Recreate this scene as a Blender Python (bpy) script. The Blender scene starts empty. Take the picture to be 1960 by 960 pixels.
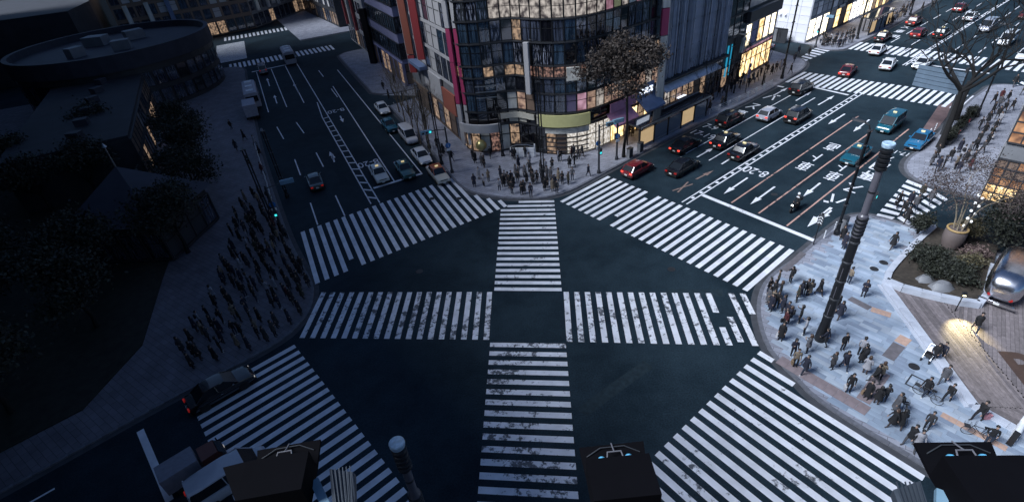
import bpy, bmesh, math, random
from mathutils import Vector, Matrix
R = math.radians
PI = math.pi
random.seed(7)
scene = bpy.context.scene
col = scene.collection

# ------------------------------------------------------------------ camera
cam_d = bpy.data.cameras.new('camera')
cam_d.sensor_width = 36.0
cam_d.lens = 36.0 * 996.594 / 1960.0
cam_d.clip_start = 0.05
cam_d.clip_end = 3000
cam = bpy.data.objects.new('camera', cam_d)
col.objects.link(cam)
_p, _r = 0.609098725, -0.102588302
_f = Vector((0, math.cos(_p), -math.sin(_p))); _rt = Vector((1, 0, 0)); _u = _rt.cross(_f)
_c, _s = math.cos(_r), math.sin(_r)
_x = _c * _rt + _s * _u; _y = -_s * _rt + _c * _u; _z = -_f
cam.matrix_world = Matrix(((_x.x, _y.x, _z.x, 0), (_x.y, _y.y, _z.y, 0), (_x.z, _y.z, _z.z, 28.833), (0, 0, 0, 1)))
scene.camera = cam

# ------------------------------------------------------------------ dusk sky and low soft light
SUN_EL, SUN_AZ = 46.0, 196.0          # degrees; azimuth measured from +X towards +Y: the light comes from the left
world = bpy.data.worlds.new('World'); scene.world = world
world.use_nodes = True
wn = world.node_tree.nodes; wl = world.node_tree.links
wn.clear()
wo = wn.new('ShaderNodeOutputWorld'); wb = wn.new('ShaderNodeBackground'); ws = wn.new('ShaderNodeTexSky')
ws.sky_type = 'NISHITA'; ws.sun_disc = False
ws.sun_elevation = R(SUN_EL); ws.sun_rotation = R(90 - SUN_AZ)
ws.ozone_density = 8.0
wl.new(ws.outputs[0], wb.inputs[0]); wl.new(wb.outputs[0], wo.inputs[0])
wb.inputs[1].default_value = 0.02
sun_d = bpy.data.lights.new('sun', 'SUN')
sun_d.energy = 1.5; sun_d.angle = R(24); sun_d.color = (0.86, 0.92, 1.0)
sun = bpy.data.objects.new('sun', sun_d); col.objects.link(sun)
_d = Vector((math.cos(R(SUN_EL)) * math.cos(R(SUN_AZ)), math.cos(R(SUN_EL)) * math.sin(R(SUN_AZ)), math.sin(R(SUN_EL))))
sun.rotation_euler = _d.to_track_quat('Z', 'Y').to_euler()
sun.location = _d * 150
scene.view_settings.view_transform = 'Standard'
scene.view_settings.look = 'None'
scene.view_settings.exposure = 2.15
scene.view_settings.gamma = 1.0

# ------------------------------------------------------------------ materials
MATS = {}
def mat(name, c, rough=0.6, metal=0.0, var=0.0, scale=3.0, objcol=False, emit=None, estr=0.0, spec=0.5, coat=0.0, bump=0.0, bscale=40.0, rvar=0.0):
    if name in MATS: return MATS[name]
    m = bpy.data.materials.new(name); m.use_nodes = True
    nt = m.node_tree; b = nt.nodes['Principled BSDF']
    b.inputs['Roughness'].default_value = rough
    b.inputs['Metallic'].default_value = metal
    b.inputs['Specular IOR Level'].default_value = spec
    b.inputs['Coat Weight'].default_value = coat
    src = None
    if objcol:
        oi = nt.nodes.new('ShaderNodeObjectInfo'); src = oi.outputs['Color']
    if var > 0 or bump > 0 or rvar > 0:
        tc = nt.nodes.new('ShaderNodeTexCoord')
        nz = nt.nodes.new('ShaderNodeTexNoise'); nz.inputs['Scale'].default_value = scale; nz.inputs['Detail'].default_value = 6
        nt.links.new(tc.outputs['Object'], nz.inputs['Vector'])
        mr = nt.nodes.new('ShaderNodeMapRange')
        mr.inputs[1].default_value = 0.3; mr.inputs[2].default_value = 0.7
        mr.inputs[3].default_value = 1 - var; mr.inputs[4].default_value = 1 + var
        nt.links.new(nz.outputs['Fac'], mr.inputs[0])
        mx = nt.nodes.new('ShaderNodeMix'); mx.data_type = 'RGBA'; mx.blend_type = 'MULTIPLY'
        mx.inputs[0].default_value = 1.0
        if src: nt.links.new(src, mx.inputs[6])
        else: mx.inputs[6].default_value = (*c, 1)
        nt.links.new(mr.outputs[0], mx.inputs[7])
        src = mx.outputs[2]
        if rvar > 0:
            r2 = nt.nodes.new('ShaderNodeMapRange'); r2.inputs[1].default_value = .3; r2.inputs[2].default_value = .7
            r2.inputs[3].default_value = max(0.02, rough - rvar); r2.inputs[4].default_value = min(1, rough + rvar)
            nt.links.new(nz.outputs['Fac'], r2.inputs[0]); nt.links.new(r2.outputs[0], b.inputs['Roughness'])
        if bump > 0:
            n2 = nt.nodes.new('ShaderNodeTexNoise'); n2.inputs['Scale'].default_value = bscale
            nt.links.new(tc.outputs['Object'], n2.inputs['Vector'])
            bp = nt.nodes.new('ShaderNodeBump'); bp.inputs['Strength'].default_value = bump; bp.inputs['Distance'].default_value = 0.02
            nt.links.new(n2.outputs['Fac'], bp.inputs['Height']); nt.links.new(bp.outputs[0], b.inputs['Normal'])
    if src: nt.links.new(src, b.inputs['Base Color'])
    else: b.inputs['Base Color'].default_value = (*c, 1)
    if emit:
        b.inputs['Emission Color'].default_value = (*emit, 1); b.inputs['Emission Strength'].default_value = estr
    MATS[name] = m
    return m

def paint_mat(name, c, wear, seed=0.0, scale=1.6):
    """thermoplastic road paint, scuffed through to the asphalt in patches"""
    m = bpy.data.materials.new(name); m.use_nodes = True; nt = m.node_tree; b = nt.nodes['Principled BSDF']
    b.inputs['Roughness'].default_value = 0.6
    ge = nt.nodes.new('ShaderNodeNewGeometry')
    mp = nt.nodes.new('ShaderNodeMapping'); mp.inputs['Location'].default_value = (seed, seed * .7, 0)
    nt.links.new(ge.outputs['Position'], mp.inputs['Vector'])
    n1 = nt.nodes.new('ShaderNodeTexNoise'); n1.inputs['Scale'].default_value = scale; n1.inputs['Detail'].default_value = 10; n1.inputs['Roughness'].default_value = .72
    n2 = nt.nodes.new('ShaderNodeTexNoise'); n2.inputs['Scale'].default_value = .28; n2.inputs['Detail'].default_value = 2
    nt.links.new(mp.outputs[0], n1.inputs['Vector']); nt.links.new(mp.outputs[0], n2.inputs['Vector'])
    ad = nt.nodes.new('ShaderNodeMath'); ad.operation = 'MULTIPLY_ADD'; ad.inputs[1].default_value = .45
    nt.links.new(n2.outputs['Fac'], ad.inputs[0]); nt.links.new(n1.outputs['Fac'], ad.inputs[2])
    mr = nt.nodes.new('ShaderNodeMapRange'); t = 0.95 - wear * .35
    mr.inputs[1].default_value = t; mr.inputs[2].default_value = t + .06; mr.inputs[3].default_value = 0; mr.inputs[4].default_value = .9
    nt.links.new(ad.outputs[0], mr.inputs[0])
    n3 = nt.nodes.new('ShaderNodeTexNoise'); n3.inputs['Scale'].default_value = .9; n3.inputs['Detail'].default_value = 5
    nt.links.new(mp.outputs[0], n3.inputs['Vector'])
    sh = nt.nodes.new('ShaderNodeMapRange'); sh.inputs[3].default_value = .8; sh.inputs[4].default_value = 1.08; sh.inputs[1].default_value = .3; sh.inputs[2].default_value = .7
    nt.links.new(n3.outputs['Fac'], sh.inputs[0])
    ml = nt.nodes.new('ShaderNodeMix'); ml.data_type = 'RGBA'; ml.blend_type = 'MULTIPLY'; ml.inputs[0].default_value = 1
    ml.inputs[6].default_value = (*c, 1); nt.links.new(sh.outputs[0], ml.inputs[7])
    mx = nt.nodes.new('ShaderNodeMix'); mx.data_type = 'RGBA'
    nt.links.new(mr.outputs[0], mx.inputs[0]); nt.links.new(ml.outputs[2], mx.inputs[6]); mx.inputs[7].default_value = (.020, .026, .036, 1)
    nt.links.new(mx.outputs[2], b.inputs['Base Color'])
    MATS[name] = m
    return m

def asphalt_mat():
    m = bpy.data.materials.new('asphalt'); m.use_nodes = True; nt = m.node_tree; b = nt.nodes['Principled BSDF']
    b.inputs['Specular IOR Level'].default_value = .14
    ge = nt.nodes.new('ShaderNodeNewGeometry')
    n1 = nt.nodes.new('ShaderNodeTexNoise'); n1.inputs['Scale'].default_value = .12; n1.inputs['Detail'].default_value = 5
    n2 = nt.nodes.new('ShaderNodeTexNoise'); n2.inputs['Scale'].default_value = 9; n2.inputs['Detail'].default_value = 8
    for n in (n1, n2): nt.links.new(ge.outputs['Position'], n.inputs['Vector'])
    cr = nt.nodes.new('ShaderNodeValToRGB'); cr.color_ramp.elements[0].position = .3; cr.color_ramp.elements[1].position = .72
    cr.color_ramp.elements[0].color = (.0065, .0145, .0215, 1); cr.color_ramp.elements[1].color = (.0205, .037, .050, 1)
    n5 = nt.nodes.new('ShaderNodeTexNoise'); n5.inputs['Scale'].default_value = .7; n5.inputs['Detail'].default_value = 7; n5.inputs['Roughness'].default_value = .65
    nt.links.new(ge.outputs['Position'], n5.inputs['Vector'])
    av = nt.nodes.new('ShaderNodeMath'); av.operation = 'MULTIPLY_ADD'; av.inputs[1].default_value = .55
    sb = nt.nodes.new('ShaderNodeMath'); sb.operation = 'SUBTRACT'; sb.inputs[1].default_value = .5
    nt.links.new(n5.outputs['Fac'], sb.inputs[0]); nt.links.new(sb.outputs[0], av.inputs[0]); nt.links.new(n1.outputs['Fac'], av.inputs[2])
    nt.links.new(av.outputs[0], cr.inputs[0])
    mr = nt.nodes.new('ShaderNodeMapRange'); mr.inputs[1].default_value = .3; mr.inputs[2].default_value = .7; mr.inputs[3].default_value = .68; mr.inputs[4].default_value = 1.35
    nt.links.new(n2.outputs['Fac'], mr.inputs[0])
    mx = nt.nodes.new('ShaderNodeMix'); mx.data_type = 'RGBA'; mx.blend_type = 'MULTIPLY'; mx.inputs[0].default_value = 1
    nt.links.new(cr.outputs[0], mx.inputs[6]); nt.links.new(mr.outputs[0], mx.inputs[7]); nt.links.new(mx.outputs[2], b.inputs['Base Color'])
    r = nt.nodes.new('ShaderNodeMapRange'); r.inputs[3].default_value = .62; r.inputs[4].default_value = .85
    nt.links.new(n1.outputs['Fac'], r.inputs[0]); nt.links.new(r.outputs[0], b.inputs['Roughness'])
    bp = nt.nodes.new('ShaderNodeBump'); bp.inputs['Strength'].default_value = .25; bp.inputs['Distance'].default_value = .01
    n3 = nt.nodes.new('ShaderNodeTexNoise'); n3.inputs['Scale'].default_value = 60
    nt.links.new(ge.outputs['Position'], n3.inputs['Vector']); nt.links.new(n3.outputs['Fac'], bp.inputs['Height']); nt.links.new(bp.outputs[0], b.inputs['Normal'])
    MATS['asphalt'] = m
    return m

M = {}
M['asphalt'] = asphalt_mat()
WHITE = (.72, .73, .78)
M['paint'] = paint_mat('road_paint', WHITE, .13)
M['paint_worn'] = paint_mat('road_paint_worn', WHITE, .58, 3.0, 1.9)
M['paint_mid'] = paint_mat('road_paint_scuffed', WHITE, .35, 11.0, 1.3)
M['paint_orange'] = paint_mat('road_paint_orange', (.50, .30, .25), .45, 5.0)
M['paint_faint'] = paint_mat('road_paint_faint', (.22, .15, .13), .5, 8.0)
M['red_asphalt'] = mat('red_asphalt', (.13, .085, .085), .8, var=.2, scale=1.2)
M['kerb'] = mat('kerb_granite', (.13, .135, .16), .75, var=.25, scale=2.5)
M['gutter'] = mat('gutter_concrete', (.05, .053, .062), .8, var=.25, scale=1.5)
def slab_mat(name, c, joint, bw=.9, bh=.45):
    """small paving slabs, too far off to tell apart: faint joints and tone changes"""
    m = bpy.data.materials.new(name); m.use_nodes = True; nt = m.node_tree; b = nt.nodes['Principled BSDF']; b.inputs['Roughness'].default_value = .7
    ge = nt.nodes.new('ShaderNodeNewGeometry'); mp = nt.nodes.new('ShaderNodeMapping'); mp.inputs['Rotation'].default_value = (0, 0, R(36.7)); nt.links.new(ge.outputs['Position'], mp.inputs['Vector'])
    br = nt.nodes.new('ShaderNodeTexBrick'); br.inputs['Scale'].default_value = 1; br.inputs['Brick Width'].default_value = bw; br.inputs['Row Height'].default_value = bh; br.inputs['Mortar Size'].default_value = .018
    br.inputs['Color1'].default_value = (*[x * .88 for x in c], 1); br.inputs['Color2'].default_value = (*[x * 1.12 for x in c], 1); br.inputs['Mortar'].default_value = (*joint, 1); nt.links.new(mp.outputs[0], br.inputs['Vector'])
    nz = nt.nodes.new('ShaderNodeTexNoise'); nz.inputs['Scale'].default_value = .6; nz.inputs['Detail'].default_value = 7; nt.links.new(ge.outputs['Position'], nz.inputs['Vector'])
    mr = nt.nodes.new('ShaderNodeMapRange'); mr.inputs[1].default_value = .3; mr.inputs[2].default_value = .7; mr.inputs[3].default_value = .78; mr.inputs[4].default_value = 1.18; nt.links.new(nz.outputs['Fac'], mr.inputs[0])
    mx = nt.nodes.new('ShaderNodeMix'); mx.data_type = 'RGBA'; mx.blend_type = 'MULTIPLY'; mx.inputs[0].default_value = 1; nt.links.new(br.outputs['Color'], mx.inputs[6]); nt.links.new(mr.outputs[0], mx.inputs[7]); nt.links.new(mx.outputs[2], b.inputs['Base Color'])
    MATS[name] = m; return m
M['pave'] = slab_mat('pavement_stone', (.255, .265, .315), (.12, .12, .14))
M['paver'] = mat('paver_stone', (.30, .36, .45), .6, var=.18, scale=.7, rvar=.15, objcol=True)
M['tactile'] = mat('tactile_paving', (.42, .28, .22), .8, var=.15, scale=3)
M['dark_slab'] = mat('dark_paving', (.12, .11, .12), .7, var=.2, scale=2)
M['iron'] = mat('cast_iron', (.035, .036, .04), .55, metal=.4, var=.2, scale=6)
M['black'] = mat('black_metal', (.012, .013, .016), .45, metal=.3, var=.15, scale=5)
M['dark'] = mat('dark_grey_metal', (.05, .053, .06), .5, metal=.4, var=.15, scale=4)
M['steel'] = mat('brushed_steel', (.45, .47, .5), .3, metal=.9, var=.1, scale=5)
M['white_metal'] = mat('white_enamel', (.7, .71, .74), .45, var=.08, scale=4)

# ------------------------------------------------------------------ mesh builder
class MB:
    def __init__(s): s.v = []; s.f = []; s.m = []; s.mats = []
    def mi(s, m):
        if m not in s.mats: s.mats.append(m)
        return s.mats.index(m)
    def add(s, vs, fs, m):
        o = len(s.v); s.v += [tuple(p) for p in vs]; i = s.mi(m)
        for f in fs: s.f.append([o + k for k in f]); s.m.append(i)
    def box(s, c, d, m, rz=0.0, tilt=None):
        x, y, z = d[0] / 2, d[1] / 2, d[2] / 2
        vs = [Vector(p) for p in ((-x, -y, -z), (x, -y, -z), (x, y, -z), (-x, y, -z), (-x, -y, z), (x, -y, z), (x, y, z), (-x, y, z))]
        mt = Matrix.Rotation(rz, 3, 'Z')
        if tilt: mt = mt @ Matrix.Rotation(tilt[1], 3, tilt[0])
        vs = [mt @ p + Vector(c) for p in vs]
        s.add(vs, [(0, 3, 2, 1), (4, 5, 6, 7), (0, 1, 5, 4), (1, 2, 6, 5), (2, 3, 7, 6), (3, 0, 4, 7)], m)
        return s
    def bar(s, a, b, w, h, m, up=(0, 0, 1)):
        a, b = Vector(a), Vector(b); d = (b - a); L = d.length
        if L < 1e-6: return s
        d /= L; u = Vector(up)
        if abs(d.dot(u)) > .98: u = Vector((1, 0, 0))
        sd = d.cross(u).normalized(); u = sd.cross(d)
        vs = []
        for p in (a, b):
            for i, j in ((-1, -1), (1, -1), (1, 1), (-1, 1)): vs.append(p + sd * (i * w / 2) + u * (j * h / 2))
        s.add(vs, [(3, 2, 1, 0), (4, 5, 6, 7), (0, 1, 5, 4), (1, 2, 6, 5), (2, 3, 7, 6), (3, 0, 4, 7)], m)
        return s
    def prism(s, poly, z0, z1, m, mtop=None, bottom=True):
        n = len(poly)
        ar = sum(poly[i][0] * poly[(i + 1) % n][1] - poly[(i + 1) % n][0] * poly[i][1] for i in range(n))
        if ar < 0: poly = poly[::-1]
        vs = [(p[0], p[1], z0) for p in poly] + [(p[0], p[1], z1) for p in poly]
        fs = [(i, (i + 1) % n, n + (i + 1) % n, n + i) for i in range(n)]
        s.add(vs, fs, m)
        s.add(vs[n:], [tuple(range(n))], mtop or m)
        if bottom: s.add(vs[:n], [tuple(range(n))[::-1]], m)
        return s
    def sheet(s, poly, z, m):
        n = len(poly)
        ar = sum(poly[i][0] * poly[(i + 1) % n][1] - poly[(i + 1) % n][0] * poly[i][1] for i in range(n))
        if ar < 0: poly = poly[::-1]
        s.add([(p[0], p[1], z) for p in poly], [tuple(range(n))], m)
        return s
    def tube(s, path, rs, m, n=8, cap=True):
        path = [Vector(p) for p in path]
        if not hasattr(rs, '__len__'): rs = [rs] * len(path)
        rings = []; pu = None
        for i, p in enumerate(path):
            d = (path[min(i + 1, len(path) - 1)] - path[max(i - 1, 0)]).normalized()
            u = pu if pu is not None else (Vector((0, 0, 1)) if abs(d.z) < .9 else Vector((1, 0, 0)))
            sd = d.cross(u).normalized(); u = sd.cross(d).normalized(); pu = u
            rings.append([p + (sd * math.cos(2 * PI * k / n) + u * math.sin(2 * PI * k / n)) * rs[i] for k in range(n)])
        vs = [q for r in rings for q in r]; fs = []
        for i in range(len(path) - 1):
            for k in range(n):
                a = i * n + k; b = i * n + (k + 1) % n
                fs.append((a, a + n, b + n, b))
        if cap:
            fs.append(tuple(range(n))); o = (len(path) - 1) * n; fs.append(tuple(o + k for k in range(n))[::-1])
        s.add(vs, fs, m)
        return s
    def lathe(s, prof, m, c=(0, 0, 0), n=16, axis='z'):
        vs = []
        for r, z in prof:
            for k in range(n):
                a = 2 * PI * k / n
                p = (r * math.cos(a), r * math.sin(a), z)
                if axis == 'y': p = (p[0], p[2], p[1])
                if axis == 'x': p = (p[2], p[0], p[1])
                vs.append((p[0] + c[0], p[1] + c[1], p[2] + c[2]))
        fs = []
        for i in range(len(prof) - 1):
            for k in range(n):
                a = i * n + k; b = i * n + (k + 1) % n
                fs.append((a, b, b + n, a + n))
        fs.append(tuple(range(n))[::-1]); o = (len(prof) - 1) * n; fs.append(tuple(o + k for k in range(n)))
        s.add(vs, fs, m)
        return s
    def loft(s, rings, m, close=True, cap=True):
        n = len(rings[0]); vs = [p for r in rings for p in r]; fs = []
        for i in range(len(rings) - 1):
            for k in range(n if close else n - 1):
                a = i * n + k; b = i * n + (k + 1) % n
                fs.append((a, b, b + n, a + n))
        if cap and close:
            fs.append(tuple(range(n))[::-1]); o = (len(rings) - 1) * n; fs.append(tuple(o + k for k in range(n)))
        s.add(vs, fs, m)
        return s
    def mesh(s, name, smooth=None, fix=False):
        me = bpy.data.meshes.new(name)
        me.from_pydata(s.v, [], s.f)
        for m in s.mats: me.materials.append(m)
        if me.polygons: me.polygons.foreach_set('material_index', s.m)
        if fix:
            b = bmesh.new(); b.from_mesh(me); bmesh.ops.recalc_face_normals(b, faces=b.faces); b.to_mesh(me); b.free()
        if smooth:
            me.polygons.foreach_set('use_smooth', [True] * len(me.polygons))
            me.set_sharp_from_angle(angle=R(smooth))
        me.update()
        return me
    def obj(s, name, parent=None, smooth=None, fix=False, loc=None, color=None, **tags):
        o = bpy.data.objects.new(name, s.mesh(name, smooth, fix)); col.objects.link(o)
        if parent is not None: o.parent = parent
        if loc: o.location = loc
        if color: o.color = (*color, 1)
        tag(o, **tags)
        return o

def tag(o, label=None, cat=None, group=None, kind=None):
    if label: o['label'] = label
    if cat: o['category'] = cat
    if group: o['group'] = group
    if kind: o['kind'] = kind
    return o
def empty(name, loc=(0, 0, 0), rz=0.0, **t):
    o = bpy.data.objects.new(name, None); col.objects.link(o); o.location = loc; o.rotation_euler = (0, 0, rz); o.empty_display_size = .2
    return tag(o, **t)
def inst(me, name, parent=None, loc=(0, 0, 0), rz=0.0, color=None):
    o = bpy.data.objects.new(name, me); col.objects.link(o); o.location = loc; o.rotation_euler = (0, 0, rz)
    if parent is not None: o.parent = parent
    if color: o.color = (*color, 1)
    return o
def copy_tree(o, parent=None):
    c = o.copy(); col.objects.link(c)
    if parent is not None: c.parent = parent
    for ch in o.children: copy_tree(ch, c)
    return c
def paint_tree(o, color, only=None):
    for ch in o.children:
        if only is None or ch.name.split('.')[0] in only: ch.color = (*color, 1)
        paint_tree(ch, color, only)
def V2(p): return Vector((p[0], p[1]))
def off(p, ang, d): return (p[0] + d * math.cos(R(ang)), p[1] + d * math.sin(R(ang)))
def lerp(a, b, t): return tuple(a[i] + (b[i] - a[i]) * t for i in range(len(a)))
def smooth_path(pts, n=6):
    """Catmull-Rom through the points"""
    out = []
    P = [Vector(p) for p in pts]
    for i in range(len(P) - 1):
        p0 = P[max(i - 1, 0)]; p1 = P[i]; p2 = P[i + 1]; p3 = P[min(i + 2, len(P) - 1)]
        for k in range(n):
            t = k / n
            out.append(tuple(.5 * ((2 * p1) + (p2 - p0) * t + (2 * p0 - 5 * p1 + 4 * p2 - p3) * t * t + (3 * p1 - p0 - 3 * p2 + p3) * t ** 3)))
    out.append(tuple(P[-1]))
    return out
def inset(path, d):
    """offset an open 2-D path to its left by d"""
    out = []
    for i, p in enumerate(path):
        a = V2(path[max(i - 1, 0)]); b = V2(path[min(i + 1, len(path) - 1)])
        t = (b - a).normalized(); out.append((p[0] - t.y * d, p[1] + t.x * d))
    return out
NE, NW, SE, SW = 36.7, 112.6, -56.5, -140.9     # the four arms of the junction
KH = .13                                        # pavement height
# ================================================================== the ground, pavements, kerbs
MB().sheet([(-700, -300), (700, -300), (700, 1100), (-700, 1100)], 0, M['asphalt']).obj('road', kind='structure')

M['pave_shade'] = slab_mat('shade_toned_paving', (.14, .135, .16), (.06, .06, .07))  # same slabs in a darker tone, west-side shade put into the colour
def walk_stones(path, step):
    """resample a path at equal steps"""
    out = []; acc = 0.0
    P = [V2(p) for p in path]; out.append(P[0]); carry = 0
    for a, b in zip(P, P[1:]):
        L = (b - a).length; t = step - carry
        while t <= L: out.append(a + (b - a) * (t / L)); t += step
        carry = (carry + L) % step
    return out
def pavement(name, kerb, rest, side=1, stones=True, step=1.0, m='pave'):
    """kerb: path along the road edge; rest: the points that close the area behind it"""
    kerb = [tuple(p) for p in kerb]
    inner = inset(kerb, side * .30)
    o = MB().prism(inner + rest, -.05, KH, M[m]).obj(name, kind='structure')
    g = MB(); gi = inset(kerb, -side * .45)
    for i in range(len(kerb) - 1):
        q = [kerb[i], kerb[i + 1], gi[i + 1], gi[i]]
        g.sheet(q, .004, M['gutter'])
    g.obj('gutter', o)
    if stones:
        st = walk_stones(kerb, step)
        for a, b in zip(st, st[1:]):
            d = (b - a); L = d.length; ang = math.atan2(d.y, d.x)
            n = Vector((-d.y, d.x)).normalized() * side
            c = (a + b) / 2 + n * .14
            MB().box((0, 0, 0), (L - .015, .28, .30), M['kerb']).obj('kerb_stone', o, loc=(c.x, c.y, KH - .145 + random.uniform(-.004, .004))).rotation_euler = (0, 0, ang)
    return o

NKERB = smooth_path([(-18.31, 87.63), (-12.55, 73.91), (-9.30, 65.89), (-6.45, 58.10), (-4.78, 54.75), (-3.24, 53.33), (-1.16, 52.15), (1.00, 51.33), (3.55, 50.85), (5.41, 51.12), (7.16, 51.79), (9.12, 53.15), (12.08, 55.44), (18.43, 60.36), (26.18, 66.01), (36.24, 72.86), (44.60, 79.32), (49.62, 83.49), (52.17, 86.22), (53.44, 88.98), (53.17, 91.46), (52.58, 93.45)], 4)
n_pave = pavement('pavement_north', NKERB, [(49, 104), (30, 112), (-8, 94), (-12.5, 91.5)], 1)
FKERB = smooth_path([(59.11, 97.58), (58.95, 95.14), (59.76, 93.69), (61.21, 92.92), (63.00, 93.11), (67.20, 96.16), (71.31, 98.87), (83.03, 107.74), (91.43, 114.85), (110, 129), (140, 151.5)], 4)
f_pave = pavement('pavement_far', FKERB, [(120, 175), (56, 128), (54, 106)], 1)
EKERB = smooth_path([(33, -1.0), (27.6, 7.2), (21.54, 16.43), (20.36, 18.07), (18.55, 21.04), (18.11, 22.85), (17.76, 24.13), (17.61, 25.86), (18.09, 28.28), (19.00, 30.58), (20.42, 32.70), (22.18, 34.20), (24.60, 35.70), (27.58, 37.88), (31.07, 40.38), (32.6, 41.2), (34.3, 41.3), (36.2, 39.6), (41, 33.2), (48, 24)], 4)
e_pave = pavement('pavement_east', EKERB, [(62, 5), (48, -6)], -1)
E2KERB = smooth_path([(54, 31.2), (48.6, 38.4), (43.68, 44.84), (43.04, 46.14), (42.98, 47.97), (43.92, 49.94), (46.02, 51.90), (49.22, 53.87), (53.61, 57.50), (62.54, 64.85), (67.45, 68.33), (69.4, 69.6), (71.3, 69.8), (73.5, 68), (80, 59.5)], 4)
e2_pave = pavement('pavement_beyond_side_street', E2KERB, [(95, 45), (65, 20)], -1)
WKERB = smooth_path([(-60, -.5), (-36, 18.6), (-26.5, 26.4), (-21.34, 30.30), (-19.26, 32.29), (-18.57, 33.70), (-18.12, 35.57), (-18.60, 38.72), (-20.39, 42.12), (-23.54, 47.93), (-28.27, 57.93), (-35.23, 73.35), (-45.08, 96.77), (-52.90, 115.62), (-56.5, 124), (-61, 126.5), (-70, 122)], 4)
w_pave = pavement('pavement_west', WKERB, [(-130, 100), (-120, 10)], 1, m='pave_shade')
SKERB = smooth_path([(-22, -2), (-9.5, 9.2), (-6.6, 12.0), (-3, 13.6), (0.5, 14.0), (4, 13.0), (7.4, 10.6), (14, 2), (20, -6)], 4)
s_pave = pavement('pavement_south', SKERB, [(20, -40), (-22, -40)], -1, stones=False)
NW2KERB = smooth_path([(-10.5, 97.5), (-15.5, 95.4), (-19, 94.3), (-22.2, 95.6), (-23.8, 98.8), (-34.2, 123.8), (-35, 127.5), (-33, 130.2), (-22, 135)], 4)
nw2_pave = pavement('pavement_beyond_alley', NW2KERB, [(-6, 125)], -1)
NW3KERB = smooth_path([(-50, 148), (-46, 150), (-30, 157), (-10, 166)], 3)
pavement('pavement_past_far_junction', NW3KERB, [(-30, 260), (-95, 240)], 1, stones=False)
M['alley'] = mat('alley_paving', (.34, .34, .37), .75, var=.12, scale=.9)
MB().sheet([(-20.5, 94.2), (-13, 91.6), (14, 103), (10, 107)], .006, M['alley']).obj('alley', kind='structure')

M['park'] = mat('shade_toned_soil', (.018, .020, .016), .95, var=.4, scale=1.5)
MB().prism([(-34.5, 42.5), (-31.5, 33), (-32.5, 26.5), (-48, 13.8), (-75, -6), (-85, 40), (-64, 96), (-49.5, 66), (-38.5, 57)], KH - .05, KH + .10, M['park']).obj('shade_bed', kind='structure')  # dark bed laid over the west paving to stand in for shade
# granite pavers of the east corner: single stones, laid in rows at right angles to the kerb of the side road
def inside(p, poly):
    x, y = p; c = False; n = len(poly); j = n - 1
    for i in range(n):
        xi, yi = poly[i]; xj, yj = poly[j]
        if (yi > y) != (yj > y) and x < (xj - xi) * (y - yi) / (yj - yi) + xi: c = not c
        j = i
    return c
DECK = [(29.54, 31.19), (27.40, 19.30), (31.5, 13.5), (48, -2), (62, 4), (50, 20), (40, 33), (36.5, 37.5), (35.08, 35.83), (30.62, 32.19)]
EPOLY = inset(EKERB, -.55) + [(62, 5), (48, -6)]
pavers = []
CP, SP = math.cos(R(NE)), math.sin(R(NE))
PL, PW = 1.2, .40
pave_cols = [(.265, .325, .41), (.31, .37, .46), (.235, .29, .37), (.35, .405, .48), (.29, .335, .40), (.21, .255, .33)]
for r in range(-70, 70):
    o_ = random.random() * PL
    for k in range(-30, 40):
        v = r * PW; u = k * PL + o_
        c = (22 + u * SP + v * CP, 28 - u * CP + v * SP)
        if inside(c, EPOLY) and not inside(c, DECK) and c[1] > 9 and inside((c[0] + SP * .55, c[1] - CP * .55), EPOLY) and inside((c[0] - SP * .55, c[1] + CP * .55), EPOLY): pavers.append(c)
pavers.sort(key=lambda c: c[0] ** 2 + c[1] ** 2)
pm = MB().box((0, 0, 0), (PL - .018, PW - .018, .03), M['paver']).mesh('paver')
rest_b = MB(); shades = [mat('paver_stone_%d' % i, c, .6, var=.18, scale=.7, rvar=.15) for i, c in enumerate(pave_cols)]
for i, c in enumerate(pavers):
    cc = random.choice(pave_cols); dz = random.uniform(-.003, .003)
    if i < 300: inst(pm, 'paver', e_pave, (c[0], c[1], KH + .006 + dz), R(NE - 90), cc)
    else: rest_b.box((c[0], c[1], KH + .006 + dz), (PL - .018, PW - .018, .03), random.choice(shades), R(NE - 90))
rest_b.obj('paver_field', e_pave, kind='stuff')

def strip(parent, a, b, w, z, m, name, n):
    d = (V2(b) - V2(a)); L = d.length; ang = math.atan2(d.y, d.x)
    me = MB().box((0, 0, 0), (L / n - .012, w, .012), M[m]).mesh(name)
    for i in range(n):
        p = V2(a) + d * ((i + .5) / n); inst(me, name, parent, (p.x, p.y, z), ang)
TZ = KH + .0315
strip(e_pave, (26.03, 29.92), (26.79, 28.56), .62, TZ, 'dark_slab', 'dark_slab', 2)
strip(e_pave, (26.83, 28.49), (27.79, 27.63), .62, TZ, 'tactile', 'tactile_slab', 4)
strip(e_pave, (24.97, 23.67), (26.49, 24.76), .75, TZ, 'dark_slab', 'dark_slab', 2)
strip(e_pave, (26.59, 24.85), (27.39, 25.36), .75, TZ, 'tactile', 'tactile_slab', 2)
strip(e_pave, (25.21, 18.99), (27.02, 16.34), .45, TZ, 'tactile', 'tactile_slab', 8)
strip(e_pave, (25.66, 36.23), (22.89, 34.08), .5, TZ, 'dark_slab', 'dark_slab', 4)
M['brown_letter'] = mat('brown_deck_paint', (.060, .036, .028), .7, var=.2, scale=3)
M['brown_slab'] = mat('brown_paving', (.21, .17, .18), .75, var=.2, scale=1.5)
strip(e_pave, (17.86, 24.56), (21.12, 19.69), .9, TZ, 'brown_slab', 'brown_slab', 9)
strip(e_pave, (21.27, 20.48), (23.94, 22.53), .8, TZ, 'brown_slab', 'brown_slab', 4)

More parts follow.
